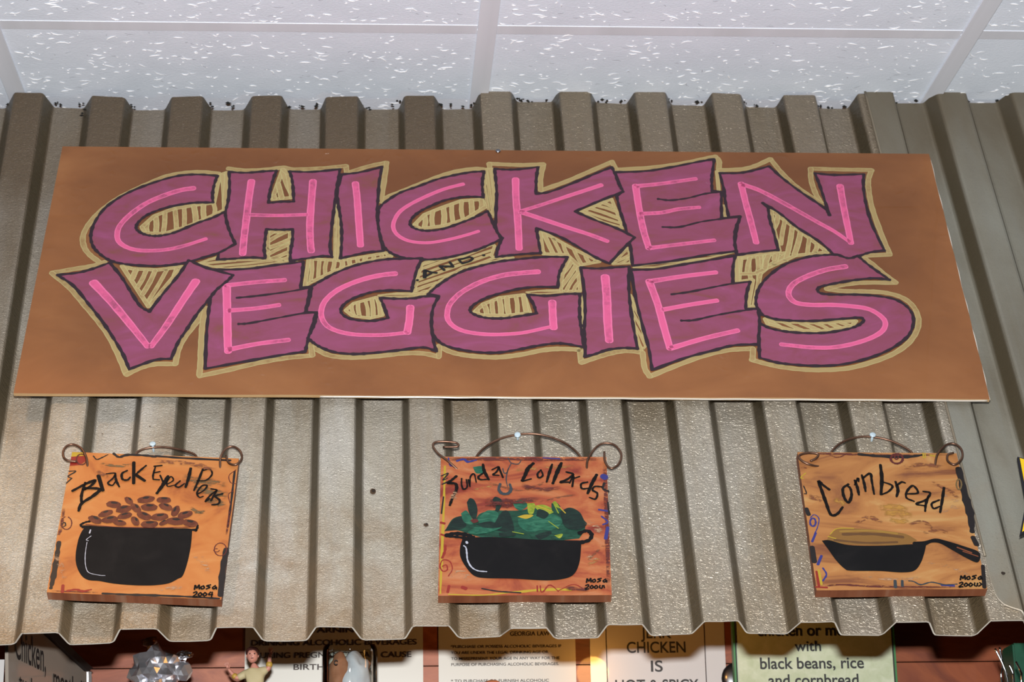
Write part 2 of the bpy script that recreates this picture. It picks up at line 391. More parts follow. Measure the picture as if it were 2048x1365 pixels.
def fit_ends(nt,ft,shift,vnom):
    tab={}
    for lst,kind,n,wd,off in((nt,'n',DEP,WN,0),(ft,'f',0,WF,.5)):
        for i,(xa,ya,xb,yb) in enumerate(lst):
            j=i+shift; c=XR+(j-5+off)*PR
            for sd,x,y in((-1,xa,ya),(1,xb,yb)):
                u,v=on_sheet(x,y,n); tab[(kind,j,sd)]=(u-(c+sd*wd/2),v-vnom)
    return tab
TT=fit_ends(near_t,far_t,0,DT); TB=fit_ends(near_b,far_b,1,DB)
def delta(tab,kind,j,sd):
    js=sorted({k[1] for k in tab if k[0]==kind}); jj=min(max(j,js[0]),js[-1]); return tab[(kind,jj,sd)]
def rib_corners(j0,j1):
    """ordered corner list across the sheet: (u_top,v_top,u_bot,v_bot,n)"""
    out=[]
    for j in range(j0,j1+1):
        for kind,n,wd,off in(('n',DEP,WN,0),('f',0,WF,.5)):
            for sd in(-1,1):
                c=XR+(j-5+off)*PR+sd*wd/2; a=delta(TT,kind,j,sd); b=delta(TB,kind,j,sd)
                out.append([c+a[0],DT+a[1],c+b[0],DB+b[1],n])
    return out
RC=rib_corners(-3,17)
IDX=lambda j,k:((j+3)*4+k)            # k:0 near-left 1 near-right 2 far-left 3 far-right
def sheet(name,cols,m,label,lift=0,bottom=None,rows=46,thick=.0017,jag=.0012,parent=None):  # rim uses the bare cut edge
    # fillet each fold
    P=[]
    for i,c in enumerate(cols):
        c=np.array(c,float)
        if 0<i<len(cols)-1:
            a=np.array(cols[i-1],float)-c; b=np.array(cols[i+1],float)-c
            la=math.hypot(a[0],a[4]); lb=math.hypot(b[0],b[4]); r=.0032
            fa=min(.4,r/la); fb=min(.4,r/lb)
            p0=c+a*fa; p2=c+b*fb
            P+=[p0,.25*p0+.5*c+.25*p2,p2]
            if lb>.03: P+=[c+b*.5]
        else: P.append(c)
    nz=len(P); vs=[];uv=[];fs=[];rv=[]
    for r in range(rows+1):
        t=r/rows
        for i,p in enumerate(P):
            u=p[0]*(1-t)+p[2]*t; vt=p[1]; vb=p[3]
            if bottom: vb=min(vb,bottom(p[2]))
            jg=jag*(math.sin(i*2.3)*.4+math.sin(i*.9+1)*.35) if not bottom else 0
            v=vt+(vb-vt)*t
            if r==rows: v+=jg*.5
            if r==0: v+=jg*.6
            dent=.0006*math.sin(u*37+v*5)*math.sin(v*11)
            vs.append(S(u,v,p[4]+lift+dent)); uv.append((u,v)); rv.append((min(1,max(0,p[4]/DEP)),0))
    for r in range(rows):
        for i in range(nz-1):
            a=r*nz+i; fs.append((a,a+1,a+nz+1,a+nz))
    v=np.array(vs); nrm=np.cross(v[fs[0][1]]-v[fs[0][0]],v[fs[0][2]]-v[fs[0][0]])
    if nrm@SN<0: fs=[f[::-1] for f in fs]
    o=link(name,vs,fs,m,parent,uvs=uv); ul=o.data.uv_layers.new(name='Rib'); li=np.empty(len(o.data.loops),dtype=np.int32); o.data.loops.foreach_get('vertex_index',li); ul.data.foreach_set('uv',np.asarray(rv,dtype=float)[li].ravel()); md=o.modifiers.new('thickness','SOLIDIFY'); md.thickness=thick; md.offset=-1; o.data.materials.append(M['cut_edge']); md.material_offset_rim=1
    return o
root1=thing('corrugated_sheet','left corrugated sheet, smooth and brown, behind the black eyed peas plaque','metal sheet',S(-.3,.4,0),'corrugated sheets of the awning')
c1=RC[:IDX(6,1)+1]
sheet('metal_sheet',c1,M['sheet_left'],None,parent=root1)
root2=thing('corrugated_sheet','middle corrugated sheet, embossed and glinting, behind the pan plaque','metal sheet',S(.4,.4,0),'corrugated sheets of the awning')
c2=RC[IDX(6,0):IDX(14,1)+1]
sheet('metal_sheet',c2,M['sheet_mid'],None,lift=.0015,parent=root2)
root3=thing('corrugated_sheet','right corrugated sheet, smooth grey-green, shorter with a rounded bottom corner','metal sheet',S(.72,.4,0),'corrugated sheets of the awning')
cut=[on_sheet(x,y,DEP) for x,y in((1983,1172),(1987,1188),(1995,1203),(2007,1214),(2022,1220),(2048,1228),(2120,1232))]
cu=[p[0] for p in cut]; cv=[p[1] for p in cut]
def bot3(u): return float(np.interp(u,cu,cv))
c3=[list(x) for x in RC[IDX(11,0):IDX(15,1)+1]]
uL=on_sheet(1729,190,DEP)[0]; uLb=on_sheet(1984,1180,DEP)[0]
c3[0][0]=uL; c3[0][2]=uLb
first=c3[0]; more=[]
for t in (.0,.08,.2,.35,.55,.75):
    a=np.array(first); b=np.array(c3[1]); more.append(list(a+(b-a)*t))
c3=more+c3[1:]
s3=sheet('metal_sheet',c3,M['sheet_right'],None,lift=.0045,bottom=bot3,parent=root3,jag=.001)
tube('rolled_edge',[S(uL+(uLb-uL)*t,DT+.001+(cv[0]-DT)*t,DEP+.0052) for t in np.linspace(0,.955,9)],.0015,M['sheet_right'],root3)
# holes, drips
hm=mat('rust_hole',(78,56,34),.9); hd=mat('hole_dark',(46,34,24),1)
for (x,y,rx,ry,rt,nn_) in((746,985,.0034,.0042,root1,0),(852,1052,.0028,.0024,root1,DEP),(300,855,.0008,.0008,root1,DEP),(205,870,.0010,.0007,root1,DEP)):
    pl=Plane(nn_); i_=Ink(); i_.blob(pl,(x,y),rx,ry,0,.0008+.0006,jit=.1); i_.make('screw_hole',hm,rt)
    if rx>.002: i_=Ink(); i_.blob(pl,(x+1,y-1),rx*.6,ry*.6,0,.0016,jit=.1); i_.make('screw_hole',hd,rt)
pl=Plane(DEP); i_=Ink(); i_.blob(pl,(2004,1155),.0022,.0022,0,.0068); i_.make('screw_hole',hd,root3)
# black crumbs of sealant where the sheets meet the ceiling
vs=[];fs=[]
for x,y in [(110,211),(120,213),(163,213),(169,222),(166,234),(20,210),(267,216),(424,215),(457,214),(463,217),(578,217),(602,218),(630,216),(634,214),(722,214),(735,220),(786,216),(797,207),(860,200),(880,215),(901,215),(925,218),(945,214),(1035,203),(1046,205),(1060,206),(1090,206),(1200,206),(1215,208),(1245,207),(1338,200),(1345,209),(1393,209),(1399,208),(1488,210),(1512,216),(1640,218),(1660,219),(1690,218),(1560,189),(1783,200),(1788,211),(1835,205),(1842,198),(1850,194),(1935,206),(1990,205),(2000,197),(2010,190)]:
    for q in range(3):
        u,v=on_sheet(x+random.uniform(-5,5),y+random.uniform(-2,2),.002); c=S(u,v,.004+random.uniform(0,.004)); r=random.uniform(.001,.0024); b=len(vs)
        for dx,dy,dz in((1,0,0),(-1,0,0),(0,1,0),(0,-1,0),(0,0,1),(0,0,-1)):
            vs.append(c+r*np.array([dx*random.uniform(.7,1.6),dy,dz*random.uniform(.5,1)]))
        for f in((0,2,4),(2,1,4),(1,3,4),(3,0,4),(2,0,5),(1,2,5),(3,1,5),(0,3,5)): fs.append(tuple(b+k for k in f))
tag(link('sealant_crumbs',vs,fs,M['debris'],root2),kind='stuff')
# ---------------------------------------------------------------- the big sign
NB=DEP+.012
PLS=Plane(NB)
sign=thing('painted_sign','long brown sign lettered CHICKEN and VEGGIES in purple on the awning','sign',S(.16,.35,NB))
def slab(name,corn,n1,thick,m,parent,medge=None,sub=1,warp=0):
    """corn: photo pixels TL TR BR BL on plane n1; slab goes back by thick"""
    q=[np.array(on_sheet(x,y,n1)) for x,y in corn]; vs=[];fs=[];fm=[];uv=[]
    nx,ny=sub*3,sub
    idx={}
    for side in(0,1):
        for j in range(ny+1):
            for i in range(nx+1):
                s_,t_=i/nx,j/ny; p=(q[0]*(1-s_)+q[1]*s_)*(1-t_)+(q[3]*(1-s_)+q[2]*s_)*t_
                if warp and (i==nx) : p=p+np.array([warp*math.sin(j*1.9)*.6,0])
                if warp and (j==ny) : p=p+np.array([0,warp*math.sin(i*.8)*.5])
                idx[(side,i,j)]=len(vs); vs.append(S(p[0],p[1],n1-side*thick)); uv.append(tuple(p))
    for j in range(ny):
        for i in range(nx):
            fs.append((idx[0,i,j],idx[0,i,j+1],idx[0,i+1,j+1],idx[0,i+1,j])); fm.append(0)
            fs.append((idx[1,i,j],idx[1,i+1,j],idx[1,i+1,j+1],idx[1,i,j+1])); fm.append(1)
    for i in range(nx):
        fs.append((idx[0,i,0],idx[0,i+1,0],idx[1,i+1,0],idx[1,i,0])); fm.append(1)
        fs.append((idx[0,i+1,ny],idx[0,i,ny],idx[1,i,ny],idx[1,i+1,ny])); fm.append(1)
    for j in range(ny):
        fs.append((idx[0,0,j+1],idx[0,0,j],idx[1,0,j],idx[1,0,j+1])); fm.append(1)
        fs.append((idx[0,nx,j],idx[0,nx,j+1],idx[1,nx,j+1],idx[1,nx,j])); fm.append(1)
    return link(name,vs,fs,m,parent,uvs=uv,mats=[m,medge or m],fmat=fm)
SC4=[(125,293),(1858,308),(1980,799),(27,787)]
slab('board',SC4,NB,.0045,M['board'],sign,M['board_edge'],sub=16,warp=.0006)
# clear laminate lip standing off the lower and right edges
lip=[]
for x in np.linspace(640,1975,30):
    y=787+(x-27)/(1980-27)*12.5
    u,v=on_sheet(x,y,NB); lip.append(S(u,v+.0004+.0003*math.sin(x*.05),NB-.002))
tube('laminate_lip',lip,.0011,M['film'],sign,seg=8)
lip=[]
for k,t in enumerate(np.linspace(.02,1,24)):
    x=1858+(1980-1858)*t; y=308+(799-308)*t; u,v=on_sheet(x,y,NB); lip.append(S(u+.0006*math.sin(k*1.9),v,NB-.001))
tube('laminate_lip',lip,.0009,M['film'],sign,seg=8)
A1=(150,310,5.689);A2=(430,310,5.689);A3=(740,310,5.689);A4=(960,310,5.689);A5=(1200,300,5.689);A6=(1430,300,5.46)
B1=(90,510,5.251);B2=(380,510,5.251);B3=(600,500,5.689);B4=(840,490,5.689);B5=(1080,490,4.875);B6=(1230,500,5.054);B7=(1480,490,4.874);B8=(780,480,8.192)
LET={
'N':(A6,[(50,255,1),(250,255),(400,230),(590,180,1),(750,320),(950,470),(1185,630),(1250,715,1),(1190,530),(1140,380),(1090,255,1),(1300,275),(1625,265,1),(1620,400),(1650,600),(1720,830),(1850,1100,1),(1700,1120),(1560,1165,1),(1440,1188),(1330,1180,1),(1150,1010),(900,850),(700,690),(520,580,1),(580,640,1),(600,770),(640,900),(690,1095,1),(450,1120),(240,1150,1),(215,1020),(240,860),(275,730,1),(150,740,1),(110,550),(100,450),(50,255)],[],
  [([(285,370),(330,560),(390,780),(450,1015)],78,72),([(290,375),(500,450),(800,610),(1100,780),(1300,890),(1475,1010)],66,48),([(1365,395),(1400,600),(1440,800),(1485,1020)],84,70)]),
'E':(A5,[(170,255,1),(500,245),(800,200),(1100,140),(1300,105,1),(1280,250),(1270,350),(1275,470,1),(1385,480,1),(1380,600),(1385,780,1),(1590,765,1),(1545,900),(1530,1020),(1550,1155,1),(1200,1200),(800,1270),(370,1320,1),(345,1100),(290,890),(230,700),(190,530,1),(250,480,1),(170,255)],
  [[(660,560),(800,575),(1000,550),(1200,500),(1385,480)],[(710,880),(900,880),(1150,820),(1400,785),(1585,765)]],
  [([(410,415),(700,385),(1090,330)],66,54),([(405,410),(440,650),(490,900),(555,1120)],86,80),([(450,730),(700,715),(900,675),(1130,655)],64,54),([(560,1120),(800,1090),(1300,1030)],64,54)]),
'K':(A4,[(165,160,1),(300,170),(450,165),(660,140,1),(640,280),(635,445,1),(800,420),(1100,305),(1300,220),(1500,140,1),(1540,230),(1580,330),(1630,420,1),(1350,530),(1080,645,1),(1300,740),(1550,835),(1760,940,1),(1640,1060),(1470,1240,1),(1300,1160),(1100,1040),(900,930),(640,835,1),(660,950),(690,1120,1),(500,1130),(300,1150),(180,1165,1),(205,1060),(255,950,1),(190,870),(180,700),(190,450),(180,300),(165,160)],[],
  [([(405,280),(410,500),(430,750),(445,1070)],88,84),([(1380,345),(1200,405),(1000,470),(700,570),(470,640)],62,50),([(460,650),(700,730),(1000,830),(1250,910),(1450,985)],70,56)]),
'H':(A2,[(160,195,1),(350,205),(550,190),(700,180,1),(660,290),(625,420),(610,550,1),(750,535),(895,535,1),(890,400),(875,280),(850,190,1),(1100,195),(1420,165,1),(1400,300),(1375,450),(1350,650),(1325,850),(1310,1050),(1330,1165,1),(1230,1155),(1050,1180),(855,1210,1),(860,1100),(880,980),(885,850,1),(740,855),(585,850,1),(570,970),(560,1080),(575,1180,1),(400,1170),(200,1185),(30,1195,1),(80,900),(120,650),(150,520),(165,350),(160,195)],[],
  [([(415,300),(385,500),(355,750),(330,950),(315,1130)],88,82),([(1115,300),(1095,550),(1080,800),(1085,1000),(1095,1100)],88,82),([(400,685),(700,692),(1050,682)],56,52)]),
'I':(A2,[(1440,225,1),(1650,200),(1900,140,1),(1870,300),(1855,500),(1845,650),(1860,800),(1885,950),(1920,1095,1),(1750,1110),(1600,1140),(1430,1180,1),(1440,1000),(1440,850),(1425,700),(1400,550),(1395,400),(1440,225)],[],
  [([(1597,325),(1617,500),(1635,750),(1655,1035)],84,82)]),
'C':(A1,[(1620,240,1),(1400,225),(1180,240),(950,300),(700,390),(500,490),(330,620),(220,780),(180,920),(200,1030),(260,1110),(370,1190),(480,1230),(650,1255),(900,1268),(1100,1255),(1270,1228),(1450,1175),(1640,1115),(1825,1015,1),(1770,900),(1730,780),(1705,650,1),(1560,720),(1400,775),(1150,880),(1000,918),(900,925),(800,910),(720,870),(695,830),(720,770),(800,700),(900,650),(1050,600),(1250,560),(1400,545),(1570,545,1),(1565,450),(1585,340),(1620,240)],[],
  [([(1350,382),(1200,405),(1000,470),(800,560),(620,690),(510,810),(480,910),(500,990),(580,1050),(700,1085),(850,1093),(1050,1080),(1250,1035),(1490,958)],74,50)]),
'C2':(A3,[(1300,190,1),(1150,200),(950,235),(750,285),(550,360),(350,430),(200,520),(105,610),(90,750),(110,900),(150,1030),(230,1115),(350,1165),(480,1185),(620,1195),(800,1185),(1000,1145),(1200,1090),(1350,1030),(1500,960,1),(1440,870),(1400,780),(1340,640,1),(1200,710),(1050,770),(850,840),(700,865),(580,860),(490,830),(455,780),(490,710),(580,640),(700,580),(850,520),(1000,490),(1150,478),(1290,485,1),(1280,400),(1280,290),(1300,190)],[],
  [([(1060,335),(850,390),(650,470),(450,570),(330,660),(270,770),(270,850),(320,920),(420,975),(550,1000),(700,1000),(900,965),(1080,920),(1235,872)],52,44)]),
'E2':(B2,[(250,160,1),(600,150),(900,110),(1190,75,1),(1180,200),(1160,350,1),(1262,342,1),(1240,470),(1215,610,1),(1325,605,1),(1270,800),(1240,900),(1210,1020,1),(1000,1050),(600,1120),(160,1200,1),(170,900),(190,650),(210,480),(250,160)],
  [[(490,455),(700,435),(1000,395),(1260,350)],[(510,730),(620,722),(900,670),(1200,615),(1325,605)]],
  [([(380,325),(700,290),(995,268)],60,56),([(385,345),(390,600),(395,850),(400,1020)],86,80),([(400,590),(700,565),(935,530)],58,54),([(400,1000),(700,940),(1035,897)],64,54)]),
'V':(B1,[(130,215,1),(350,190),(500,150),(680,85,1),(800,230),(900,390),(1000,540),(1095,600,1),(1250,400),(1400,220),(1510,60,1),(1700,140),(1975,215,1),(1923,270),(1803,370),(1723,470),(1600,620),(1480,800),(1400,920),(1325,1095,1),(1150,1110),(885,1205,1),(820,1050),(720,880),(600,700),(450,510),(300,330),(130,215)],[],
  [([(510,295),(700,500),(900,740),(1080,965)],98,70),([(1585,280),(1450,480),(1280,740),(1115,965)],92,66)]),
'G':(B3,[(1390,100,1),(1200,105),(1000,110),(800,140),(600,190),(400,270),(250,350),(130,420,1),(110,560),(65,715,1),(190,717,1),(180,800),(140,900),(90,1010,1),(150,1060),(250,1120),(400,1170),(600,1190),(800,1180),(1100,1150),(1400,1115),(1550,1160,1),(1510,1000),(1500,850),(1520,700),(1575,535,1),(1400,535),(1300,555),(1100,560),(910,550,1),(960,660),(1000,780,1),(850,810),(700,810),(550,780),(470,720),(480,650),(560,580),(700,520),(850,480),(1050,465),(1270,475,1),(1290,380),(1330,230),(1390,100)],[],
  [([(1085,275),(950,288),(750,330),(550,400),(400,480),(290,580),(245,680),(250,780),(310,870),(430,930),(600,965),(800,975),(1000,970),(1220,945)],74,52),([(1255,655),(1245,800),(1220,945)],90,86)]),
'G2':(B4,[(1680,145,1),(1500,140),(1300,150),(1100,170),(900,195),(700,240),(500,300),(350,370),(200,470),(90,565,1),(215,590,1),(150,720),(130,880),(150,1020),(220,1110),(330,1165),(500,1205),(700,1230),(900,1230),(1100,1200),(1300,1160),(1500,1130),(1650,1130),(1870,1170,1),(1840,1000),(1820,850),(1815,700),(1820,560,1),(1650,565),(1450,585),(1220,570,1),(1290,680),(1325,785,1),(1100,820),(950,840),(800,840),(680,820),(590,780),(570,740),(620,680),(750,610),(900,560),(1100,510),(1300,485),(1570,485,1),(1580,350),(1620,250),(1680,145)],[],
  [([(1345,310),(1150,325),(950,350),(750,405),(580,480),(440,570),(340,680),(310,780),(320,860),(380,930),(480,980),(620,1010),(800,1025),(1000,1020),(1200,1000),(1480,938)],76,48),([(1505,655),(1510,800),(1520,950)],90,86)]),
'I2':(B5,[(395,225,1),(550,235),(700,225),(870,215,1),(865,400),(880,600),(910,800),(950,1015,1),(800,1010),(650,1030),(550,1065),(440,1095,1),(440,950),(430,850),(440,650),(425,400),(395,225)],[],
  [([(635,315),(650,500),(660,750),(675,940)],86,80)]),
'E3':(B6,[(160,205,1),(400,200),(700,150),(1000,100),(1215,60,1),(1190,200),(1190,345,1),(1365,325,1),(1330,450),(1320,600,1),(1445,600,1),(1460,720),(1450,960,1),(1200,970),(1000,1020),(700,1100),(375,1220,1),(340,1000),(280,780),(210,500),(160,205)],
  [[(570,455),(750,430),(1000,380),(1190,345),(1365,325)],[(670,720),(800,715),(1000,670),(1250,625),(1440,600)]],
  [([(345,325),(700,270),(1020,232)],64,54),([(345,320),(430,550),(490,770),(555,1000)],78,74),([(480,610),(750,560),(1030,517)],58,54),([(560,1000),(900,900),(1240,820)],64,56)]),
'S':(B7,[(1150,112,1),(1240,190),(1350,270),(1460,345,1),(1300,330),(1100,350),(900,385),(780,415),(755,450),(800,480),(950,490),(1150,490),(1350,505),(1520,540),(1640,620),(1690,720),(1670,840),(1600,930),(1450,1030),(1250,1110),(1000,1170),(750,1185),(500,1170),(350,1150),(190,1105,1),(185,950),(190,770,1),(300,820),(450,850),(650,865),(850,860),(1050,825),(1150,790),(1210,745,1),(1170,715),(1000,725),(750,745),(550,745),(350,730),(220,690,1),(160,600),(160,500),(200,400),(300,290),(450,190),(650,125),(800,105),(950,100,1),(1060,135),(1150,112)],[],
  [([(1030,215),(850,245),(680,300),(540,370),(480,440),(480,510),(550,570),(700,590),(900,590),(1100,605),(1250,630),(1360,690),(1415,760),(1390,840),(1280,910),(1100,970),(900,1005),(700,1005),(540,990),(400,975)],62,48)]),
}
# cream outline round the whole lettering
def chain(*segs):
    out=[]
    for v,p in segs: out+=V(v,p)
    return out
border=Ink()
BW=11.5*PX
for seg in [
 chain((A1,[(1640,215),(1450,195),(1250,205),(1050,240),(850,320),(650,410),(450,520),(280,650),(150,800),(90,930),(105,1050),(170,1140),(270,1215)])),
 chain((B1,[(630,75),(480,120),(300,150),(70,190,1),(250,340),(400,510),(550,690),(680,870),(780,1080),(855,1260,1),(1000,1190),(1150,1150),(1370,1148,1),(1400,1000),(1480,850),(1600,700),(1685,555,1),(1650,750),(1640,950),(1630,1150),(1620,1265)])),
 chain((B2,[(97,1275,1),(400,1210),(700,1140),(1000,1085),(1285,1058,1),(1268,935)])),
 chain((B3,[(130,1100),(300,1190),(450,1220),(650,1225),(900,1210),(1150,1180),(1400,1180),(1580,1218,1),(1585,1090)])),
 chain((B4,[(210,1150),(350,1220),(500,1255),(700,1275),(900,1280),(1150,1250),(1400,1200),(1600,1185),(1825,1195)])),
 chain((B5,[(390,1020,1),(400,1150,1),(550,1100),(700,1055),(850,1035),(1000,1050,1),(1020,1200),(1070,1285)])),
 chain((B6,[(350,1282,1),(600,1180),(900,1070),(1150,1015),(1395,1000,1),(1390,1110)])),
 chain((B7,[(110,1120),(250,1160),(400,1190),(600,1215),(800,1220),(1050,1205),(1300,1140),(1500,1060),(1650,950),(1730,820),(1735,700),(1680,590),(1570,510),(1400,465),(1200,455),(1000,450),(840,430,1),(1000,390),(1200,370),(1520,370,1),(1400,280),(1280,180),(1180,108,1),(1465,95)])),
 chain((A6,[(1910,1140,1),(1820,930),(1720,650),(1680,450),(1675,330),(1710,220,1),(1400,215),(1045,205,1),(1050,330),(1100,480),(1170,595,1),(1000,480),(850,370),(720,240),(605,100,1),(450,170),(300,210),(50,222)])),
 chain((A5,[(1350,235,1),(1355,130),(1315,75,1),(1150,110),(900,160),(600,200),(180,225,1),(135,130)])),
 chain((A4,[(1500,80,1),(1200,210),(950,315),(690,405,1),(690,250),(725,105,1),(500,115),(300,110),(105,100,1),(130,300),(150,500),(155,700)])),
 chain((A3,[(1320,170),(1200,158),(1000,185),(800,240),(600,320),(400,400),(200,480),(120,535,1),(160,300),(190,85)])),
 chain((A2,[(1945,90,1),(1750,130),(1500,210,1),(1490,125,1),(1200,155),(900,165),(780,145),(600,165),(350,178),(150,155)])),
]: border.stroke(PLS,seg,BW,.00006,rough=.06)
border.make('cream_outline',M['khaki'],sign)
ho=[]
C_=[
(A1,[(1740,190),(1655,220),(1600,540),(1400,560),(1100,610),(880,700),(740,830),(780,900),(1000,910),(1250,840),(1500,740),(1720,630)],1.5,17),
(A2,[(770,150),(640,520),(880,500),(830,200)],1.3,15),(A2,[(590,870),(870,860),(850,1210),(590,1190)],-.6,14),
(A2,[(-213,1240),(17,1160),(200,1200),(590,1190),(850,1215),(950,1200),(500,1265),(100,1300)],-.15,9),
(B1,[(790,110),(900,140),(1200,150),(1460,120),(1090,560)],1.9,16),
(B3,[(80,100),(460,110),(1000,30),(1060,70),(800,120),(400,240),(100,380),(40,420)],1.6,13),
(A2,[(1365,560),(1395,560),(1425,850),(1410,1200),(1360,1200)],1.57,8),
(A3,[(1330,590),(1290,500),(1050,510),(800,590),(600,680),(480,810),(560,850),(850,820),(1100,740)],1.6,17),
(A3,[(1330,150),(1400,150),(1420,700),(1350,650),(1290,400)],1.5,8),
(B8,[(1700,60),(1580,110),(1200,260),(600,340),(500,400),(430,650),(380,870),(560,900),(800,690),(1200,470),(1700,360),(2040,290),(1750,290),(1680,260),(1730,90)],-.45,10),
(B3,[(880,520),(1100,490),(1290,490),(1440,500),(1300,530),(950,545)],0,6),
(B3,[(500,690),(600,600),(880,530),(960,750),(800,790),(580,760)],1.5,12),
(B4,[(590,780),(700,670),(900,590),(1200,560),(1270,780),(1000,820),(700,810)],1.5,14),
(B4,[(1200,540),(1450,510),(1620,510),(1640,540),(1400,565),(1250,560)],0,6),
(B4,[(1700,130),(1800,240),(1830,540),(1600,540),(1590,430),(1640,250)],-1.1,12),
(A4,[(670,870),(760,900),(1100,1080),(1380,1220),(1130,1270),(1000,1150),(700,1130)],1.3,13),
(B5,[(405,480),(430,480),(450,700),(430,860),(400,850)],1.57,8),(B5,[(880,480),(930,560),(990,750),(1030,1000),(990,1040),(920,820)],1.3,8),
(A4,[(1130,650),(1500,490),(1640,840),(1400,780)],.5,12),(A4,[(1500,1250),(1690,1050),(1730,1240)],-.6,9),
(A5,[(370,1340),(700,1260),(1100,1190),(1550,1160),(1200,1240),(600,1340)],-.15,7),
(A6,[(610,650),(900,850),(1250,1120),(900,1160),(600,1290),(420,1365),(230,1365),(250,1170),(720,1110),(640,850)],1.85,16),
(B6,[(1220,80),(1769,20),(1600,130),(1480,230),(1400,590),(1340,590),(1380,310),(1220,330)],1.7,16),
(B7,[(225,720),(400,750),(800,760),(1150,740),(1100,800),(800,850),(500,840),(250,770)],.6,13),
]
for v,p,an,sp_ in C_:
    i_=Ink(); hatch(i_,PLS,V(v,p),an,sp_*1.15*PX,min(11,sp_*.76)*PX,.00010); i_.make('hatched_gap',M['khaki_light'],sign)
i_=Ink(); i_.stroke(PLS,V(A5,[(1330,245),(1350,455)]),8*PX,.00012); i_.make('hatched_gap',M['khaki_light'],sign); i_=Ink(); i_.stroke(PLS,V(A5,[(1403,635),(1425,770)]),8*PX,.00012); i_.make('hatched_gap',M['khaki_light'],sign)
names={'C':'letter C at the start of the upper word','C2':'second letter C of the upper word','E2':'first letter E of the lower word','E3':'second letter E of the lower word','G':'first letter G of the lower word','G2':'second letter G of the lower word','I2':'letter I of the lower word','I':'letter I of the upper word','E':'letter E of the upper word'}
order=['N','E','K','H','I','C','C2','E2','V','G','G2','I2','E3','S']
for k,key in enumerate(order):
    v,out,inner,hi=LET[key]; L0=.00018+k*.00004
    a=Ink(); a.poly(PLS,V(v,out),L0); lt=a.make('painted_letter',M['purple'],sign); lt['label']='purple '+names.get(key,'letter '+key)
    b=Ink(); b.stroke(PLS,V(v,out),6.8*PX,L0+.00002,rough=.2)
    for q in inner: b.stroke(PLS,V(v,q),6*PX,L0+.00002,4.6*PX,rough=.2)
    b.make('outline',M['black'],lt)
    for pts,w1,w2 in hi:
        h_=Ink(); h_.stroke(PLS,V(v,pts),w1/v[2]*PX,L0+.00003,w2/v[2]*PX,rough=.03); h_.make('highlight',M['pink'],lt)
wd=Ink(); LW=4.6*PX; L0=.0009
wd.blob(PLS,V(B8,[(450,670)])[0],3.4*PX,3*PX,0,L0); wd.blob(PLS,V(B8,[(1532,260)])[0],4*PX,3*PX,0,L0)
for p,w_ in [([(572,510),(568,625)],6.5),([(580,510),(680,540),(765,550)],4.2),([(600,600),(680,560)],3.5),([(890,505,1),(815,440,1),(1035,447,1),(978,375)],4.8),([(1125,335,1),(1185,395,1),(1300,360),(1355,315),(1310,290,1),(1125,335)],4.2)]:
    wd.stroke(PLS,V(B8,p),w_*1.25*PX,L0)
tag(wd.make('small_word',M['ink'],sign),'small black word AND between the two rows')
u,v=on_sheet(996,303,NB)
sc=lathe('screw_head',[(.0028,0),(.0034,.0008),(.0026,.0018),(.0008,.0023)],S(u,v,NB+.0001),M['silver'],sign,seg=14,axis=SN)
box('screw_slot',S(u,v,NB+.0022),.004,.0006,.0006,M['debris'],sc,ax=(SX,SD,SN))
# ---------------------------------------------------------------- small painted plaques
P1=(60,860,3.591);P2=(830,850,3.593);P3=(1560,850,3.5)
KA=.375
M['p_orange']=paint('orange_brushwork',[(196,108,56),(234,142,70),(244,158,84),(250,176,104)],11,(1,1.7,1),rough=.5,lo=.28,hi=.72,detail=8,dist=1.4)
M['p_rust']=paint('rust_orange_brushwork',[(166,66,50),(212,108,66),(230,136,82),(240,164,116)],10,(1,2.4,1),rough=.5,lo=.34,hi=.66,detail=6,dist=1.5)
M['p_amber']=paint('amber_brushwork',[(162,98,62),(212,140,78),(230,158,90),(244,188,116)],9,(.8,2.2,1),rough=.5,lo=.34,hi=.66,detail=6,dist=1.6)
M['p_edge']=paint('rust_brown_edge',[(150,82,52),(176,104,68),(200,150,118)],40,(1,3,1),rough=.6,lo=.35,hi=.75)
M['p_black']=paint('black_pot_paint',[(18,16,18),(24,22,23),(34,31,31)],30,rough=.65,bumpd=0,spec=.15)
M['p_letter']=paint('black_brush_letter',[(16,11,9),(28,20,16)],50,rough=.65,bumpd=0,spec=.15)
M['p_brown']=paint('brown_bean_paint',[(104,48,30),(128,64,40),(146,80,50)],90,rough=.5,bumpd=0)
def flat(n,c): M[n]=mat(n,c,.5); return M[n]
def drybrush(n,c,cover=.55):
    # thin paint dragged over the ground coat: patchy along the stroke, thinning at its rims
    m=M[n]=mat(n,c,.5); t=NT(m); tc=t.n('ShaderNodeTexCoord'); sx=t.n('ShaderNodeSeparateXYZ'); t.l(tc.outputs['UV'],sx.inputs[0])
    mp=t.n('ShaderNodeMapping'); mp.inputs['Scale'].default_value=(130,130,420); mp.inputs['Rotation'].default_value=(.5,0,0); t.l(tc.outputs['Object'],mp.inputs[0])
    f=t.noise(mp.outputs[0],1,4,.65,.5); a=t.ramp(f,[(max(0,1-cover-.12)*.55+.18,g(0)),(max(0,1-cover+.12)*.55+.18,g(1))])
    for ax_,w0 in ((0,.30),(1,.22)):      # fade towards the ends and the sides of the stroke
        d=t.n('ShaderNodeMath',operation='SUBTRACT'); t.l(sx.outputs[ax_],d.inputs[0]); d.inputs[1].default_value=.5
        q=t.n('ShaderNodeMath',operation='ABSOLUTE'); t.l(d.outputs[0],q.inputs[0]); fa=t.ramp(q.outputs[0],[(w0,g(1)),(.5,g(.0))])
        p=t.n('ShaderNodeMath',operation='MULTIPLY'); t.l(a,p.inputs[0]); t.l(fa,p.inputs[1]); a=p.outputs[0]
    t.l(a,t.b.inputs['Alpha']); return m
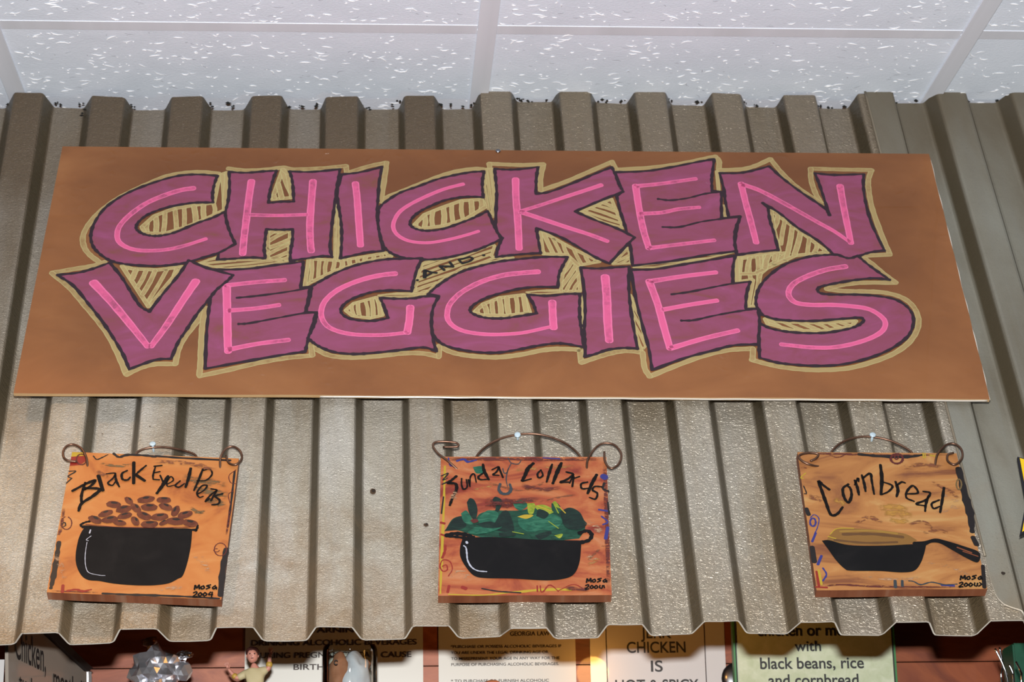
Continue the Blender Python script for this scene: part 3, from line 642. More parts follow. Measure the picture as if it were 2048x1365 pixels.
for n,c in (('p_dark',(32,20,17)),('p_maroon',(112,36,28)),('p_red',(176,44,26)),('p_yellow',(226,190,50)),('p_white',(226,226,240)),('p_blue',(62,62,150)),('p_smoke',(140,112,66)),('p_teal',(40,116,88)),('p_green',(28,84,62)),('p_dgreen',(20,46,38)),('p_lime',(168,186,50)),('p_straw',(196,148,60)),('p_gold',(170,120,52)),('p_cornshade',(126,84,40)),('p_slate',(66,74,80)),('p_sienna',(160,84,44))): flat(n,c)
for n,cs in (('p_teal',[(24,84,62),(40,116,88),(74,146,112)]),('p_green',[(16,60,44),(28,84,62),(44,108,82)]),('p_dgreen',[(12,30,26),(20,46,38),(30,66,52)]),('p_lime',[(120,150,40),(168,186,50),(214,214,84)])): M[n]=paint(n,cs,60,(1,3,1),rough=.5,bumpd=0,lo=.3,hi=.7,detail=5,dist=1.5)
for n,c,k in (('d_smoke',(140,112,72),.45),('d_straw',(222,160,86),.38),('d_sienna',(160,92,58),.42),('d_maroon',(120,48,40),.5),('d_dark',(44,28,24),.8),('d_gold',(226,164,72),.5),('d_pale',(232,182,140),.3)): drybrush(n,c,k)
def stroke3(pl,view,pts,n): return [S(*pl_uv(view,p,n+ (p[2] if len(p)>2 else 0)),n+(p[2] if len(p)>2 else 0)) for p in pts]
def pl_uv(view,p,n): return on_sheet(view[0]+p[0]/view[2],view[1]+p[1]/view[2],n)
NP=DEP+.0135
def plaque(view,corn,face,label,arc,curls,screw,slab_n=NP):
    cpx=V(view,corn); cen=on_sheet(sum(p[0] for p in cpx)/4,sum(p[1] for p in cpx)/4,NP)
    t=thing('painted_plaque',label,'plaque',S(cen[0],cen[1],NP),'square painted wooden plaques hung by copper wire')
    slab('board',cpx,NP,.0125,M[face],t,M['p_edge'],sub=4,warp=.0003)
    a=[(x,y) for x,y in arc]; pts=[S(*pl_uv(view,p,NP-.007),NP-.007) for p in a]
    # start and finish behind the board
    pts=[pts[0]+SD*.012+SN*-.004]+pts+[pts[-1]+SD*.012-SN*.004]
    tube('wire_arc',pts,.00135,M['copper'],t)
    for c in curls:
        q=[S(*pl_uv(view,p,NP+.0005),NP+.0016+.0035*math.sin(math.pi*i/(len(c)-1))) for i,p in enumerate(c)]
        q[0]=q[0]-SN*.004
        tube('wire_curl',q,.00135,M['copper'],t)
    return t
class Art:
    def __init__(s,view,root): s.v=view;s.pl=Plane(NP);s.root=root;s.k=0
    def L(s): s.k+=1; return .00012+s.k*.00003
    def poly(s,name,m,pts,label=None,parent=None):
        i=Ink(); i.poly(s.pl,V(s.v,pts),s.L()); o=i.make(name,M[m],parent or s.root)
        if label: o['label']=label
        return o
    def strokes(s,name,m,lst,w,label=None,parent=None,taper=True,rough=.12):
        i=Ink(); l=s.L()
        for q in lst:
            ww=w
            if isinstance(q,tuple): q,ww=q
            i.stroke(s.pl,V(s.v,q),ww*1.12/s.v[2]*PX,l,taper=taper and len(q)>2,rough=rough*(.9 if name in ('lettering','signature') else 1.4))
            if name not in ('lettering','signature'):
                o=i.make(name,M[m],parent or s.root); i=Ink(); l+=1e-6
                if label: o['label']=label
        if name in ('lettering','signature'):
            o=i.make(name,M[m],parent or s.root)
            if label: o['label']=label
        return o
    def ring(s,c,rx,ry,n=10,turn=1.0,a0=0): return [(c[0]+rx*math.cos(a0+turn*2*math.pi*k/n),c[1]+ry*math.sin(a0+turn*2*math.pi*k/n)) for k in range(n+1)]
KA=.62
# --- black eyed peas
t1=plaque(P1,[(303,160),(1500,207),(1373,1221),(120,1168)],'p_orange','orange plaque painted with a black pot under brown beans, hung left','' or [(760,175),(830,135),(950,125),(1080,145),(1190,185)],
 [[(415,275),(405,210),(370,150),(310,125),(258,145),(240,190),(262,228),(335,235)],[(1365,290),(1370,210),(1410,152),(1462,140),(1512,175),(1522,228),(1480,266),(1430,250),(1408,195)]],None)
a=Art(P1,t1)
a.poly('corner_patch','p_yellow',[(303,162,1),(400,166,1),(395,190,1),(296,195,1)])
a.poly('corner_patch','p_red',[(296,195,1),(395,188,1),(400,225,1),(360,255,1),(285,262,1)])
a.strokes('smoke_smudge','d_smoke',[([(1090,340),(1240,370),(1420,400)],60),([(1160,400),(1300,450),(1430,480)],70),([(1260,500),(1340,525),(1410,540)],50)],40)
a.strokes('smoke_smudge','d_smoke',[([(500,240),(620,262),(760,250)],26),([(1180,600),(1260,590)],24),([(1150,560),(1230,610)],22)],20)
a.strokes('border_stroke','p_dark',[([(600,172),(640,198),(700,182),(820,186),(905,196)],18),([(900,190),(1100,205),(1440,222)],16),([(455,190),(480,215),(520,200),(560,180)],9),([(208,810),(192,920),(168,1060),(150,1140)],30),([(280,300),(330,300),(275,335),(300,350)],9),([(262,385),(300,350)],8),
  ([(1470,300),(1445,520),(1420,700)],14),([(1410,860),(1385,1000),(1368,1190)],36),([(520,1178),(700,1186),(900,1192),(1150,1202),(1360,1215)],15)],12,label='dark brown border stroke')
a.strokes('border_stroke','d_maroon',[([(245,560),(225,700),(200,770)],22),([(150,1160),(300,1165),(500,1172)],12),([(1440,560),(1410,760)],12)],14,label='maroon border stroke')
a.strokes('border_stroke','p_red',[([(237,1120),(233,1168)],16),([(265,1160),(330,1150),(380,1162),(440,1150)],14)],14,label='red border stroke')
a.strokes('border_swirl','p_maroon',[(a.ring((262,672),38,46,9,.9,-1.2),7),(a.ring((1368,862),44,46,10,1,0),6),(a.ring((1340,868),20,12,6,.8),5),(a.ring((370,215),36,38,9,1),9),([(1480,290),(1430,330),(1440,380),(1480,390)],5),([(1460,440),(1425,470),(1440,540)],5)],7,taper=False)
a.strokes('border_swirl','p_dark',[([(230,680),(250,668),(255,690),(235,700)],8)],8)
a.poly('pot','p_black',[(395,700,1),(560,712),(800,718),(1000,722),(1165,720,1),(1160,800),(1150,870),(1130,960),(1098,1050),(1060,1075),(1000,1105),(920,1118),(850,1122),(740,1120),(600,1108),(500,1090),(420,1082),(370,1050),(335,980),(328,900),(345,800),(368,740)],'black cooking pot')
a.strokes('pot_rim','p_black',[([(430,660),(395,668),(365,686),(380,700),(430,702)],14),([(380,700),(700,712),(1000,718),(1190,722)],20),([(1190,728),(1203,700),(1190,675)],16)],18,taper=False)
a.strokes('pot_rim_line','p_maroon',[([(400,682),(600,700),(800,706),(1000,706),(1180,700)],5)],5,taper=False)
a.strokes('pot_highlight','p_white',[([(435,722),(428,745)],7),([(440,765),(405,792),(420,800)],4),([(410,810),(400,870),(396,930),(402,990),(425,1030),(500,1048),(540,1050)],4)],5)
beans=[(600,540,.2,50),(710,512,.9,38),(833,505,-.2,56),(962,508,.1,48),(675,573,-.2,54),(760,565,.9,46),(856,560,.1,56),(975,558,.5,50),(1045,588,-1.3,46),(545,605,-.4,48),(682,622,-.3,48),(820,622,.5,52),(933,630,-.1,56),(1115,614,-.35,52),(468,650,.5,50),(575,650,-.15,54),(645,674,.1,42),(756,662,1.1,42),(860,684,0,56),(962,673,-.5,34),(1048,662,.1,60),(1150,676,.3,52)]
for bx,by,an,sz in beans:
    i=Ink(); l=a.L(); i.blob(a.pl,V(P1,[(bx,by)])[0],sz/P1[2]*PX,sz*.56/P1[2]*PX,an,l,n=16,jit=.07); bo=i.make('painted_bean',M['p_brown'],t1)
    i=Ink(); ex,ey=bx+6*math.sin(an)+2,by-13; i.blob(a.pl,V(P1,[(ex,ey)])[0],sz*.42/P1[2]*PX,sz*.17/P1[2]*PX,an,l+.00001,n=10,jit=.2); i.make('bean_eye',M['p_dark'],bo)
a.strokes('lettering','p_letter',[([(305,445),(400,395),(468,370),(430,415),(378,440)],20),([(392,425),(500,432),(455,480),(372,535),(350,588)],22),([(398,385),(372,470),(370,530)],18),([(492,335),(524,442)],24),
 ([(548,322),(612,318),(598,352),(560,388),(592,405),(618,372)],12),([(612,322),(620,370),(642,415)],15),([(700,298),(662,320),(665,360),(700,366),(722,345)],15),([(746,240),(745,390)],20),([(835,262),(790,300),(755,332)],14),([(762,330),(825,372)],20),
 ([(903,265),(885,330),(885,362)],12),([(892,268),(948,262)],12),([(888,316),(934,306)],11),([(885,362),(930,365)],11),([(935,332),(955,378)],12),([(992,338),(960,395),(912,462)],24),
 ([(985,398),(1030,368),(1012,342),(985,380),(990,412),(1042,402)],10),([(1080,372),(1045,405),(1070,418),(1110,392)],12),([(1155,283),(1140,350),(1118,418)],20),
 ([(1242,288),(1210,370),(1178,442)],15),([(1240,300),(1290,288),(1308,325),(1265,368),(1200,372)],11),([(1200,470),(1248,442),(1272,408),(1236,408),(1200,458),(1216,490),(1245,484)],12),([(1300,430),(1342,440),(1300,472),(1258,522),(1292,500)],12),([(1342,440),(1300,515)],12),([(1385,465),(1332,482),(1362,512),(1350,540),(1306,545)],14)],14,label='black brushed words BLACK EYED PEAS')
def signature(a,x,y,s,last):
    q=[[(0,28),(4,4),(14,20),(26,2),(28,26)],[(52,8),(38,14),(42,26),(56,20),(52,8)],[(92,2),(70,8),(88,16),(68,26)],[(120,6),(104,18),(112,26),(124,14),(126,26)],
       [(-6,48),(10,42),(12,52),(-8,70),(14,68)],[(34,46),(22,58),(32,66),(42,56),(34,46)],[(60,46),(50,58),(58,66),(70,56),(60,46)]]+last
    a.strokes('signature','p_letter',[[(x+px*s,y+py*s) for px,py in r] for r in q],8*s,taper=False)
four=[[(92,44),(82,58),(104,58)],[(102,44),(98,70)]]
a.strokes('background_brushstroke','d_pale',[([(1180,900),(1240,950),(1280,1040)],50),([(180,900),(230,1000),(250,1080)],40),([(900,1150),(1100,1140)],30)],30); a.strokes('background_brushstroke','d_sienna',[([(480,300),(560,350)],30),([(880,230),(1150,250),(1350,300)],40)],30)
signature(a,1182,1118,1.25,four)
# --- sunday collards
t2=plaque(P2,[(186,230),(1375,232),(1413,1225),(166,1230)],'p_rust','rust plaque painted with a black pot of green leaves, hung middle',[(440,232),(520,150),(640,92),(800,65),(950,82),(1090,140),(1190,232)],
 [[(320,325),(240,275),(165,222),(130,172),(150,145),(225,140),(300,148),(302,168),(200,166)],[(1235,325),(1240,265),(1288,190),(1350,152),(1430,165),(1480,230),(1462,300),(1405,328),(1365,275),(1360,200)]],None)
a=Art(P2,t2)
a.strokes('background_brushstroke','d_sienna',[([(520,420),(760,470),(980,400)],26),([(880,560),(1050,520),(1160,505)],18),([(1240,980),(1320,900),(1370,860)],18)],20)
a.strokes('background_brushstroke','d_maroon',[([(500,560),(620,570),(740,560)],80)],40)
a.strokes('background_brushstroke','d_straw',[([(700,330),(950,310),(1150,300)],30),([(420,470),(560,440)],16),([(1240,1010),(1330,960)],22)],20)
a.poly('corner_patch','p_teal',[(415,305),(480,300),(490,345),(440,350)])
a.strokes('border_stroke','d_maroon',[([(195,250),(700,248),(1365,252)],34),([(1362,260),(1378,700),(1392,1200)],30)],30,label='dark red border band')
a.strokes('border_stroke','p_yellow',[([(215,300),(205,640),(190,1000),(182,1215)],15),([(240,1222),(500,1226),(760,1200),(1110,1190)],9),([(760,1202),(940,1186),(1120,1188)],18)],12,label='yellow border stroke')
a.strokes('border_stroke','p_blue',[([(240,240),(250,290),(270,300)],9),([(300,262),(350,250),(380,268),(440,256)],16),([(1320,612),(1385,622)],11),([(1340,660),(1385,700),(1350,720)],12),([(1385,740),(1370,820)],18),([(1350,372),(1366,380)],36),([(920,240),(1040,246)],8)],12,label='blue border stroke')
a.strokes('border_stroke','p_dark',[([(190,370),(240,350),(200,400),(235,385)],9),([(195,430),(240,410)],9),([(1360,420),(1350,460),(1390,480)],16),([(1385,560),(1395,640)],10),([(480,1180),(600,1200),(760,1210)],10),([(205,520),(190,640)],8)],10,label='dark border stroke')
a.strokes('border_stroke','p_red',[([(185,705),(212,712)],14),([(218,870),(215,910),(195,960)],16),([(188,790),(215,800)],12),([(245,1160),(235,1205)],14),([(340,1170),(365,1180)],20),([(878,1160),(880,1200)],8),([(900,1160),(905,1200),(925,1198),(955,1160),(985,1160),(1030,1200)],9),([(1030,1195),(1140,1150),(1230,1195)],6)],12,label='red border stroke')
a.strokes('border_swirl','p_red',[([(195,1020),(225,1010),(232,1045),(200,1055),(180,1020),(200,975),(250,985),(268,1040),(240,1090)],8)],8)
a.strokes('border_swirl','p_slate',[([(668,240),(690,275),(740,285),(765,255)],7)],7)
a.poly('leaf_mass','p_green',[(215,765,1),(270,680),(340,662),(420,690),(470,640),(560,618),(650,620),(760,618),(850,600),(960,620),(1060,615),(1150,620),(1205,680),(1222,750),(1180,820,1),(900,845),(600,812),(480,812),(370,780),(300,762)],'mass of green leaves')
leaves=[('p_dgreen',[(210,768,1),(280,680),(340,662),(370,720),(330,755)]),('p_dgreen',[(372,560),(395,530),(430,550),(450,620),(430,690),(390,640)]),('p_teal',[(330,640),(370,620),(410,680),(410,720),(350,700)]),('p_dgreen',[(555,540),(580,520),(625,545),(620,590),(590,640),(570,640),(580,590)]),('p_dgreen',[(560,740),(600,660),(640,620),(680,640),(710,770),(600,765)]),('p_teal',[(450,680),(520,620),(600,640),(560,720),(480,740)]),('p_teal',[(700,560),(760,545),(810,580),(760,620),(720,600)]),('p_teal',[(740,680),(850,650),(1000,650),(1060,700),(980,760),(820,770),(750,730)]),('p_lime',[(805,570),(860,572),(850,640),(815,640)]),('p_lime',[(860,585),(930,580),(1000,620),(960,645),(880,615)]),('p_yellow',[(735,665),(790,650),(850,655),(800,680)]),('p_dgreen',[(870,660),(890,610),(960,640),(930,680)]),('p_green',[(980,570),(1020,565),(1050,610),(1020,640),(985,620)]),('p_lime',[(985,565),(1010,555),(1040,600),(1020,600)]),('p_dgreen',[(1040,630),(1110,600),(1180,630),(1215,690),(1235,720),(1180,760),(1080,740)]),('p_green',[(820,790),(920,760),(1060,790),(1060,820),(880,840)]),('p_dgreen',[(860,800),(960,770),(980,790),(900,830)]),('p_teal',[(430,740),(620,735),(560,770),(460,790),(380,780)]),('p_dgreen',[(440,720),(540,700),(620,740),(500,745)]),('p_maroon',[(395,690),(440,682),(455,700),(420,712)]),('p_dgreen',[(600,780),(700,775),(720,800),(620,812)]),('p_lime',[(1000,800),(1060,790),(1040,822)])]
for c,q in leaves: a.poly('painted_leaf',c,q)
a.strokes('leaf_vein','p_lime',[([(1000,580),(1030,640)],6),([(960,700),(1030,750)],5),([(700,775),(780,790)],5)],5); a.strokes('leaf_vein','p_yellow',[([(880,590),(980,625)],6),([(1040,600),(1080,640)],6)],5)
a.poly('pot','p_black',[(345,815,1),(600,815),(900,832),(1195,838,1),(1190,930),(1180,1000),(1150,1070),(1090,1108),(950,1125),(700,1112),(500,1108),(420,1088),(360,1020),(325,950),(325,880)],'black cooking pot')
a.strokes('pot_handle','p_black',[([(225,802),(280,788),(360,795),(420,815)],26),([(240,805),(320,815),(400,825)],20),([(1180,785),(1235,768),(1268,795),(1250,835),(1180,855)],24)],20,taper=False)
a.strokes('pot_highlight','p_white',[([(370,848),(374,856)],13),([(350,875),(366,890),(372,930),(378,980),(405,1028),(450,1055),(515,1062)],9)],8)
a.strokes('lettering','p_letter',[([(298,375),(262,405),(238,425),(290,430),(298,470),(270,530),(250,585)],20),([(335,392),(335,440),(350,470),(375,450),(368,398)],12),([(382,400),(395,450)],11),([(395,440),(398,380),(425,360),(440,420)],11),([(495,350),(455,380),(470,400),(520,398)],14),([(488,290),(498,340),(530,400)],20),
 ([(552,330),(602,308),(585,345),(560,365),(605,370)],13),([(600,308),(632,385)],13),([(850,283),(812,320),(790,370),(770,408)],24),([(772,412),(835,395)],12),([(905,330),(880,360),(890,388),(918,370),(905,330)],13),([(985,290),(965,350),(945,418)],18),([(1052,280),(1020,350),(990,428)],24),([(1085,345),(1135,362),(1090,400),(1042,420),(1105,418)],16),([(1140,365),(1110,425)],10),([(1140,378),(1130,450)],12),([(1140,392),(1182,378)],10),([(1240,418),(1195,430),(1200,465),(1250,462)],14),([(1305,365),(1270,430),(1240,500)],22),([(1340,452),(1292,450),(1275,475),(1310,500),(1295,540),(1252,528)],14)],14,label='black brushed words SUNDAY COLLARDS')
a.strokes('lettering','p_slate',[([(630,320),(640,352),(660,350),(670,320)],8),([(692,280),(665,340),(655,400),(665,450)],7),([(612,432),(602,470),(625,500),(668,500),(690,470),(680,432)],20)],10,label='grey letter Y with a hooked tail')
a.strokes('background_brushstroke','d_pale',[([(230,1090),(320,1060),(400,1130)],60),([(1220,700),(1300,740),(1340,800)],50),([(300,480),(260,560)],40),([(1230,950),(1300,990)],50)],30); a.strokes('background_brushstroke','d_maroon',[([(500,580),(700,560),(900,540)],50),([(760,440),(900,470),(1050,460)],40),([(1080,1180),(1250,1190)],30)],30)
signature(a,1232,1108,1.15,[[(84,46),(82,60),(96,64),(100,48)],[(108,46),(112,62)]])
# --- cornbread
t3=plaque(P3,[(122,192),(1236,200),(1450,1150),(256,1160)],'p_amber','amber plaque painted with a black skillet of cornbread, hung right',[(360,192),(440,120),(560,85),(680,90),(800,122),(920,192)],
 [[(290,285),(205,290),(142,262),(135,232),(200,215),(262,222),(252,245),(212,260)],[(1085,300),(1098,222),(1150,162),(1210,150),(1262,188),(1270,250),(1222,296),(1172,270),(1172,222),(1212,202)]],None)
a=Art(P3,t3)
a.strokes('background_brushstroke','d_gold',[([(690,585),(800,575),(900,600)],50),([(720,620),(820,620),(930,640)],60),([(760,660),(840,680),(900,665)],40),([(380,520),(460,560)],40)],30)
a.strokes('background_brushstroke','d_pale',[([(1080,610),(1180,590),(1270,570)],40),([(1130,480),(1200,520),(1260,545)],30),([(560,1060),(800,1085),(1000,1070)],26),([(1020,960),(1200,1000),(1330,1060)],26)],30); a.strokes('background_brushstroke','d_sienna',[([(860,300),(1000,280),(1150,300)],40),([(1000,760),(1100,740),(1180,760)],30)],30); a.strokes('background_brushstroke','d_sienna',[([(520,700),(620,650),(720,690)],34),([(1050,400),(1180,460),(1250,520)],34),([(900,700),(1000,680),(1080,740)],30),([(200,500),(300,530)],40)],30)
a.strokes('border_stroke','d_maroon',[([(130,205),(400,205),(700,215),(1230,212)],18),([(270,1140),(420,1122),(700,1135),(1400,1140)],16),([(145,300),(190,305)],7),([(330,205),(400,230),(470,205)],10)],14,label='dark red border band')
a.strokes('border_stroke','p_dark',[([(550,208),(700,222),(890,226),(1000,212)],22),([(1250,310),(1290,480),(1330,620),(1345,750)],44),([(1350,790),(1375,840)],26),([(1420,990),(1430,1140)],20),([(185,590),(200,630)],22),([(225,860),(240,960)],26),([(165,430),(185,480),(170,485)],8)],12,label='near black border stroke')
a.strokes('border_stroke','p_blue',[([(290,920),(265,980)],14),([(300,1005),(325,1050),(300,1095)],11),([(1130,1125),(1220,1130)],10),([(250,760),(225,820)],12)],10,label='blue border stroke')
a.strokes('border_stroke','p_yellow',[([(180,340),(145,372),(165,378)],7),([(1000,200),(1005,235)],7),([(1015,200),(1018,232)],6),([(1050,215),(1090,222)],8),([(270,1020),(290,1120)],12)],8,label='yellow border stroke')
a.strokes('border_stroke','p_red',[([(255,1030),(272,1130)],12),([(250,1138),(330,1142)],10)],8,label='red border stroke')
a.strokes('border_stroke','p_slate',[([(805,1095),(808,1140)],16),([(855,1095),(856,1132)],14),([(900,1095),(935,1100),(985,1122),(1060,1105),(1150,1122),(1240,1118)],9)],10,label='grey green border stroke')
a.strokes('border_swirl','p_maroon',[(a.ring((817,240),42,34,9,.95,-2.2),14),(a.ring((815,230),14,14,6,.9),9)],10,taper=False)
a.strokes('border_swirl','p_blue',[(a.ring((230,685),20,28,9,1),11),([(213,652),(240,632),(272,660),(262,720),(240,770)],6)],8,taper=False)
a.strokes('border_swirl','p_smoke',[(a.ring((1252,420),18,36,8,1),9)],8,taper=False)
a.poly('cornbread','p_gold',[(325,815,1),(345,780),(385,738),(500,728),(640,735),(760,748),(880,768),(960,812,1),(850,845),(500,842)],'golden slab of cornbread')
a.strokes('crust_stroke','p_cornshade',[([(440,770),(650,768),(860,790)],22),([(380,810),(600,830),(820,825)],16)],18); a.strokes('crust_stroke','p_yellow',[([(350,770),(400,730),(515,728)],6),([(335,785),(390,800)],5)],5); a.strokes('crust_stroke','p_straw',[([(420,750),(640,745),(820,765)],14)],10)
a.poly('skillet','p_black',[(292,815,1),(345,812),(480,845),(700,850),(880,842),(1025,832,1),(1010,900),(985,970),(940,1025),(850,1038),(700,1028),(500,1026),(450,1010),(390,950),(340,880)],'black iron skillet')
a.poly('skillet_handle','p_black',[(935,822),(1010,818),(1085,800),(1160,815),(1290,855),(1385,890),(1402,930),(1378,968),(1300,935),(1200,878),(1120,835),(1060,830),(1010,850),(930,838)],'black skillet handle')
a.strokes('handle_wear','p_sienna',[([(1240,862),(1340,900)],8),([(1280,890),(1385,925)],6)],6)
a.strokes('lettering','p_letter',[([(345,458),(300,425),(270,400),(290,460),(320,545),(355,632),(400,628),(438,580)],20),([(478,420),(440,450),(448,510),(478,548),(500,500),(492,450),(470,430)],18),([(522,392),(540,440),(552,495)],18),([(522,425),(545,378),(550,402)],14),([(572,355),(590,420),(598,470)],17),([(575,380),(630,345),(642,400),(658,490)],16),([(702,284),(712,380),(706,492)],22),([(708,400),(785,430),(760,470),(712,492)],14),([(808,402),(825,460),(815,508)],19),([(815,430),(850,405),(878,412)],14),
 ([(890,488),(965,480),(930,430),(888,470),(885,515),(938,540)],15),([(1000,470),(1050,482),(1020,530),(952,558),(1020,572)],15),([(1040,500),(1020,560),(1015,610)],16),([(1115,530),(1062,555),(1075,590),(1118,575)],14),([(1147,445),(1135,530),(1120,618)],18)],14,label='black brushed word CORNBREAD')
signature(a,1262,1056,1.2,[[(84,46),(82,60),(96,64),(100,48)],[(112,44),(122,54),(106,66)]])
# holes where the curls pierce the boards
# --- screws holding the plaques
for (hx,hy),(bx,by),lab in (((305,888),(307.5,904),'pale screw in the rib above the black eyed peas plaque'),((1035,870),(1036,880),'pale screw under the wire of the collards plaque'),((1745.5,870),(1743,884),'pale screw in the rib above the cornbread plaque')):
    u,v=on_sheet(bx,by,DEP); base=S(u,v,DEP-.004)
    top=np.array(at(hx,hy,2)); d=top-EYE; nh=DEP+.0115; u2,v2=on_sheet(hx,hy,nh); tip=S(u2,v2,nh)
    ax_=tip-base; L=np.linalg.norm(ax_)
    r=thing('screw',lab,'screw',base,'screws that hold the plaques')
    lathe('shank',[(.0014,0),(.0014,L-.001)],base,M['plastic'],r,seg=12,axis=ax_)
    lathe('head',[(.0016,L-.0025),(.0036,L-.0005),(.0036,L+.0003),(.0028,L+.0009)],base,M['plastic'],r,seg=18,axis=ax_)
# --- yellow starburst sign poking in at the right edge
NSt=DEP+.02
st=thing('starburst_sign','yellow starburst cut-out with a black edge at the right border','sign',S(*on_sheet(2110,960,NSt),NSt))
M['star_y']=mat('sign_yellow',(250,206,20),.5); M['star_k']=mat('sign_black',(22,20,34),.5)
def burst(k0,n_):
    out=[(2035,914),(2052,1005),(2040,1070),(2078,1052),(2105,1105),(2128,1048),(2185,1075),(2180,1010),(2235,990),(2190,950),(2225,890),(2160,892),(2150,830),(2108,872),(2062,840),(2072,925)]
    c=np.array([2118,960.]); return [tuple(c+(np.array(p)-c)*k0)+(1,) for p in out]
for nm,k0,m,nf,th in (('backing',1.0,'star_k',NSt,.004),('face',.945,'star_y',NSt+.0006,.0006)):
    q=[on_sheet(p[0],p[1],nf) for p in burst(k0,0)]; n=len(q); vs=[S(u,v,nf) for u,v in q]+[S(u,v,nf-th) for u,v in q]
    tr=tessellate_polygon([[Vector((u,v,0)) for u,v in q]]); fs=[tuple(t) for t in tr]+[tuple(n+k for k in t[::-1]) for t in tr]+[(k,(k+1)%n,n+(k+1)%n,n+k) for k in range(n)]
    link(nm,vs,fs,M[m],st)
# ---------------------------------------------------------------- the wall and shelf under the awning
WY=2.745
M['wood']=paint('cedar_board',[(122,56,28),(152,76,40),(174,96,56),(142,68,36)],16,(.35,1,3.5),rough=.45,coat=.2,bumpd=.0002,detail=6,dist=1.2)
M['wood_dark']=paint('dark_cedar_board',[(104,44,20),(128,60,28),(146,74,36),(112,50,24)],16,(.35,1,3.5),rough=.45,coat=.2,bumpd=.0002,detail=6,dist=1.2)
M['wood_pale']=paint('pale_cedar_strip',[(198,120,84),(214,140,102),(190,110,76)],16,(.4,1,4),rough=.5,bumpd=.0001,detail=6,dist=1)
wall=thing('wall_back',None,None,(0,WY+.01,1.9),kind='structure')
zs=at(230,1338,WY)[2]
for k in range(-3,7):
    z0=zs+k*.14; 
    if z0+.14>ZC: continue
    for xa,xb,wm in ((-1.2,.40,'wood'),(.4025,1.3,'wood_dark')):
        box('wall_board',((xa+xb)/2,WY+.0095,z0+.07),xb-xa,.019,.1385,M[wm],wall,bev=.0012)
zt=zs+6*.14+.14
box('wall_board',(.05,WY+.0095,(zt+ZC+.02)/2-.07),2.5,.019,ZC+.02-zt+.14,M['wood'],wall)
zsh=at(1000,1365,2.5)[2]-.12
sh=box('wooden_shelf',(.05,2.60,zsh-.012),2.3,.285,.024,M['wood'],None,bev=.002); tag(sh,'long wooden shelf below the awning carrying the small items','shelf')
M['paper']=mat('laminated_paper',(206,202,188),.28,0,.5,.6); M['paper_w']=mat('laminated_white_paper',(200,196,192),.28,0,.5,.6)
M['print']=mat('printed_text',(52,30,16),.6); M['printk']=mat('black_print',(22,18,16),.6)
def card(name,label,x0,x1,ytop,Y,m,h=.16,thick=.0012,cat='notice',group=None):
    a_=at(x0,1300,Y); b_=at(x1,1300,Y); zt_=at((x0+x1)/2,ytop,Y)[2]
    r=thing(name,label,cat,((a_[0]+b_[0])/2,Y,zt_-h/2),group)
    box('sheet',((a_[0]+b_[0])/2,Y+thick/2,zt_-h/2),b_[0]-a_[0],thick,h,m,r); return r
def text(s,cx,base,cap,Y,m,parent,width=None,bold=.0,name='printed_line',left=None,shear=0):
    c=D.curves.new('t','FONT'); c.body=s; c.size=1; c.offset=bold; c.align_x='CENTER' if left is None else 'LEFT'; c.shear=shear
    o=D.objects.new('t',c); COL.objects.link(o); bpy.context.view_layer.update()
    me=D.meshes.new_from_object(o.evaluated_get(bpy.context.evaluated_depsgraph_get())); D.objects.remove(o); D.curves.remove(c)
    px=left if left is not None else cx
    p=at(px,base,Y); k=cap/FPX*Y/.73*1.0; co_=np.array([v.co[:] for v in me.vertices]); kx=k
    if width: 
        wd_=co_[:,0].max()-co_[:,0].min(); kx=width/FPX*Y*1.0/wd_
    vs=[(p[0]+x*kx,Y-.0006,p[2]+y*k) for x,y,_ in co_]; fs=[tuple(pp.vertices) for pp in me.polygons]
    D.meshes.remove(me); return link(name,vs,fs,m,parent)
G='papers pinned to the wooden wall under the awning'
n1=card('paper_notice','cream notice warning about drinking alcoholic beverages, behind the glass jar',490,846,1236,WY-.002,M['paper'],group=G)
Y1=WY-.0026
text('WARNING',668,1266,11,Y1,M['print'],n1,118,.018); text('DRINKING ALCOHOLIC BEVERAGES',668,1291,11.5,Y1,M['print'],n1,330,.018); text('DURING PREGNANCY CAN CAUSE',664,1316,11.5,Y1,M['print'],n1,316,.018); text('BIRTH DEFECTS',668,1340,11.5,Y1,M['print'],n1,162,.018)
n2=card('paper_notice','cream notice in small print between the two bare wood strips',877,1151,1236,WY-.002,M['paper'],group=G)
text('GEORGIA LAW',1060,1272,9,Y1,M['print'],n2,80,.012)
for s_,y_,w_ in (('*PURCHASE OR POSSESS ALCOHOLIC BEVERAGES IF',1297,222),('YOU ARE UNDER THE LEGAL DRINKING AGE OR',1309,196),('TO MISREPRESENT YOUR AGE IN ANY WAY FOR THE',1321,218),('PURPOSE OF PURCHASING ALCOHOLIC BEVERAGES.',1333,216),('* TO PURCHASE OR FURNISH ALCOHOLIC',1366,196)):
    text(s_,0,y_,5.8,Y1,M['print'],n2,w_,.012,left=902)
n3=card('paper_notice','white paper between two thin rules reading CHICKEN IS HOT & SPICY',1180,1450,1236,WY-.002,M['paper_w'],group=G)
for x in (1213,1410): p=at(x,1300,Y1); box('ruled_line',(p[0],Y1,p[2]-.03),.0012,.0005,.2,M['print'],n3)
for s_,y_,w_ in (('JERK',1277,62),('CHICKEN',1306,119),('IS',1344,24),('HOT & SPICY',1382,168)): text(s_,1313,y_,23,Y1,M['printk'],n3,w_,.014)
M['green_card']=paint('pale_green_textured_card',[(182,192,156),(194,202,170),(206,212,184)],60,rough=.7,bumpd=.0006)
M['green_edge']=mat('green_edging',(48,120,58),.5)
Y4=2.70
n4=card('framed_menu_card','pale green textured card with green edging about black beans, rice and cornbread',1470,1786,1232,Y4,M['green_card'],thick=.012,cat='menu card')
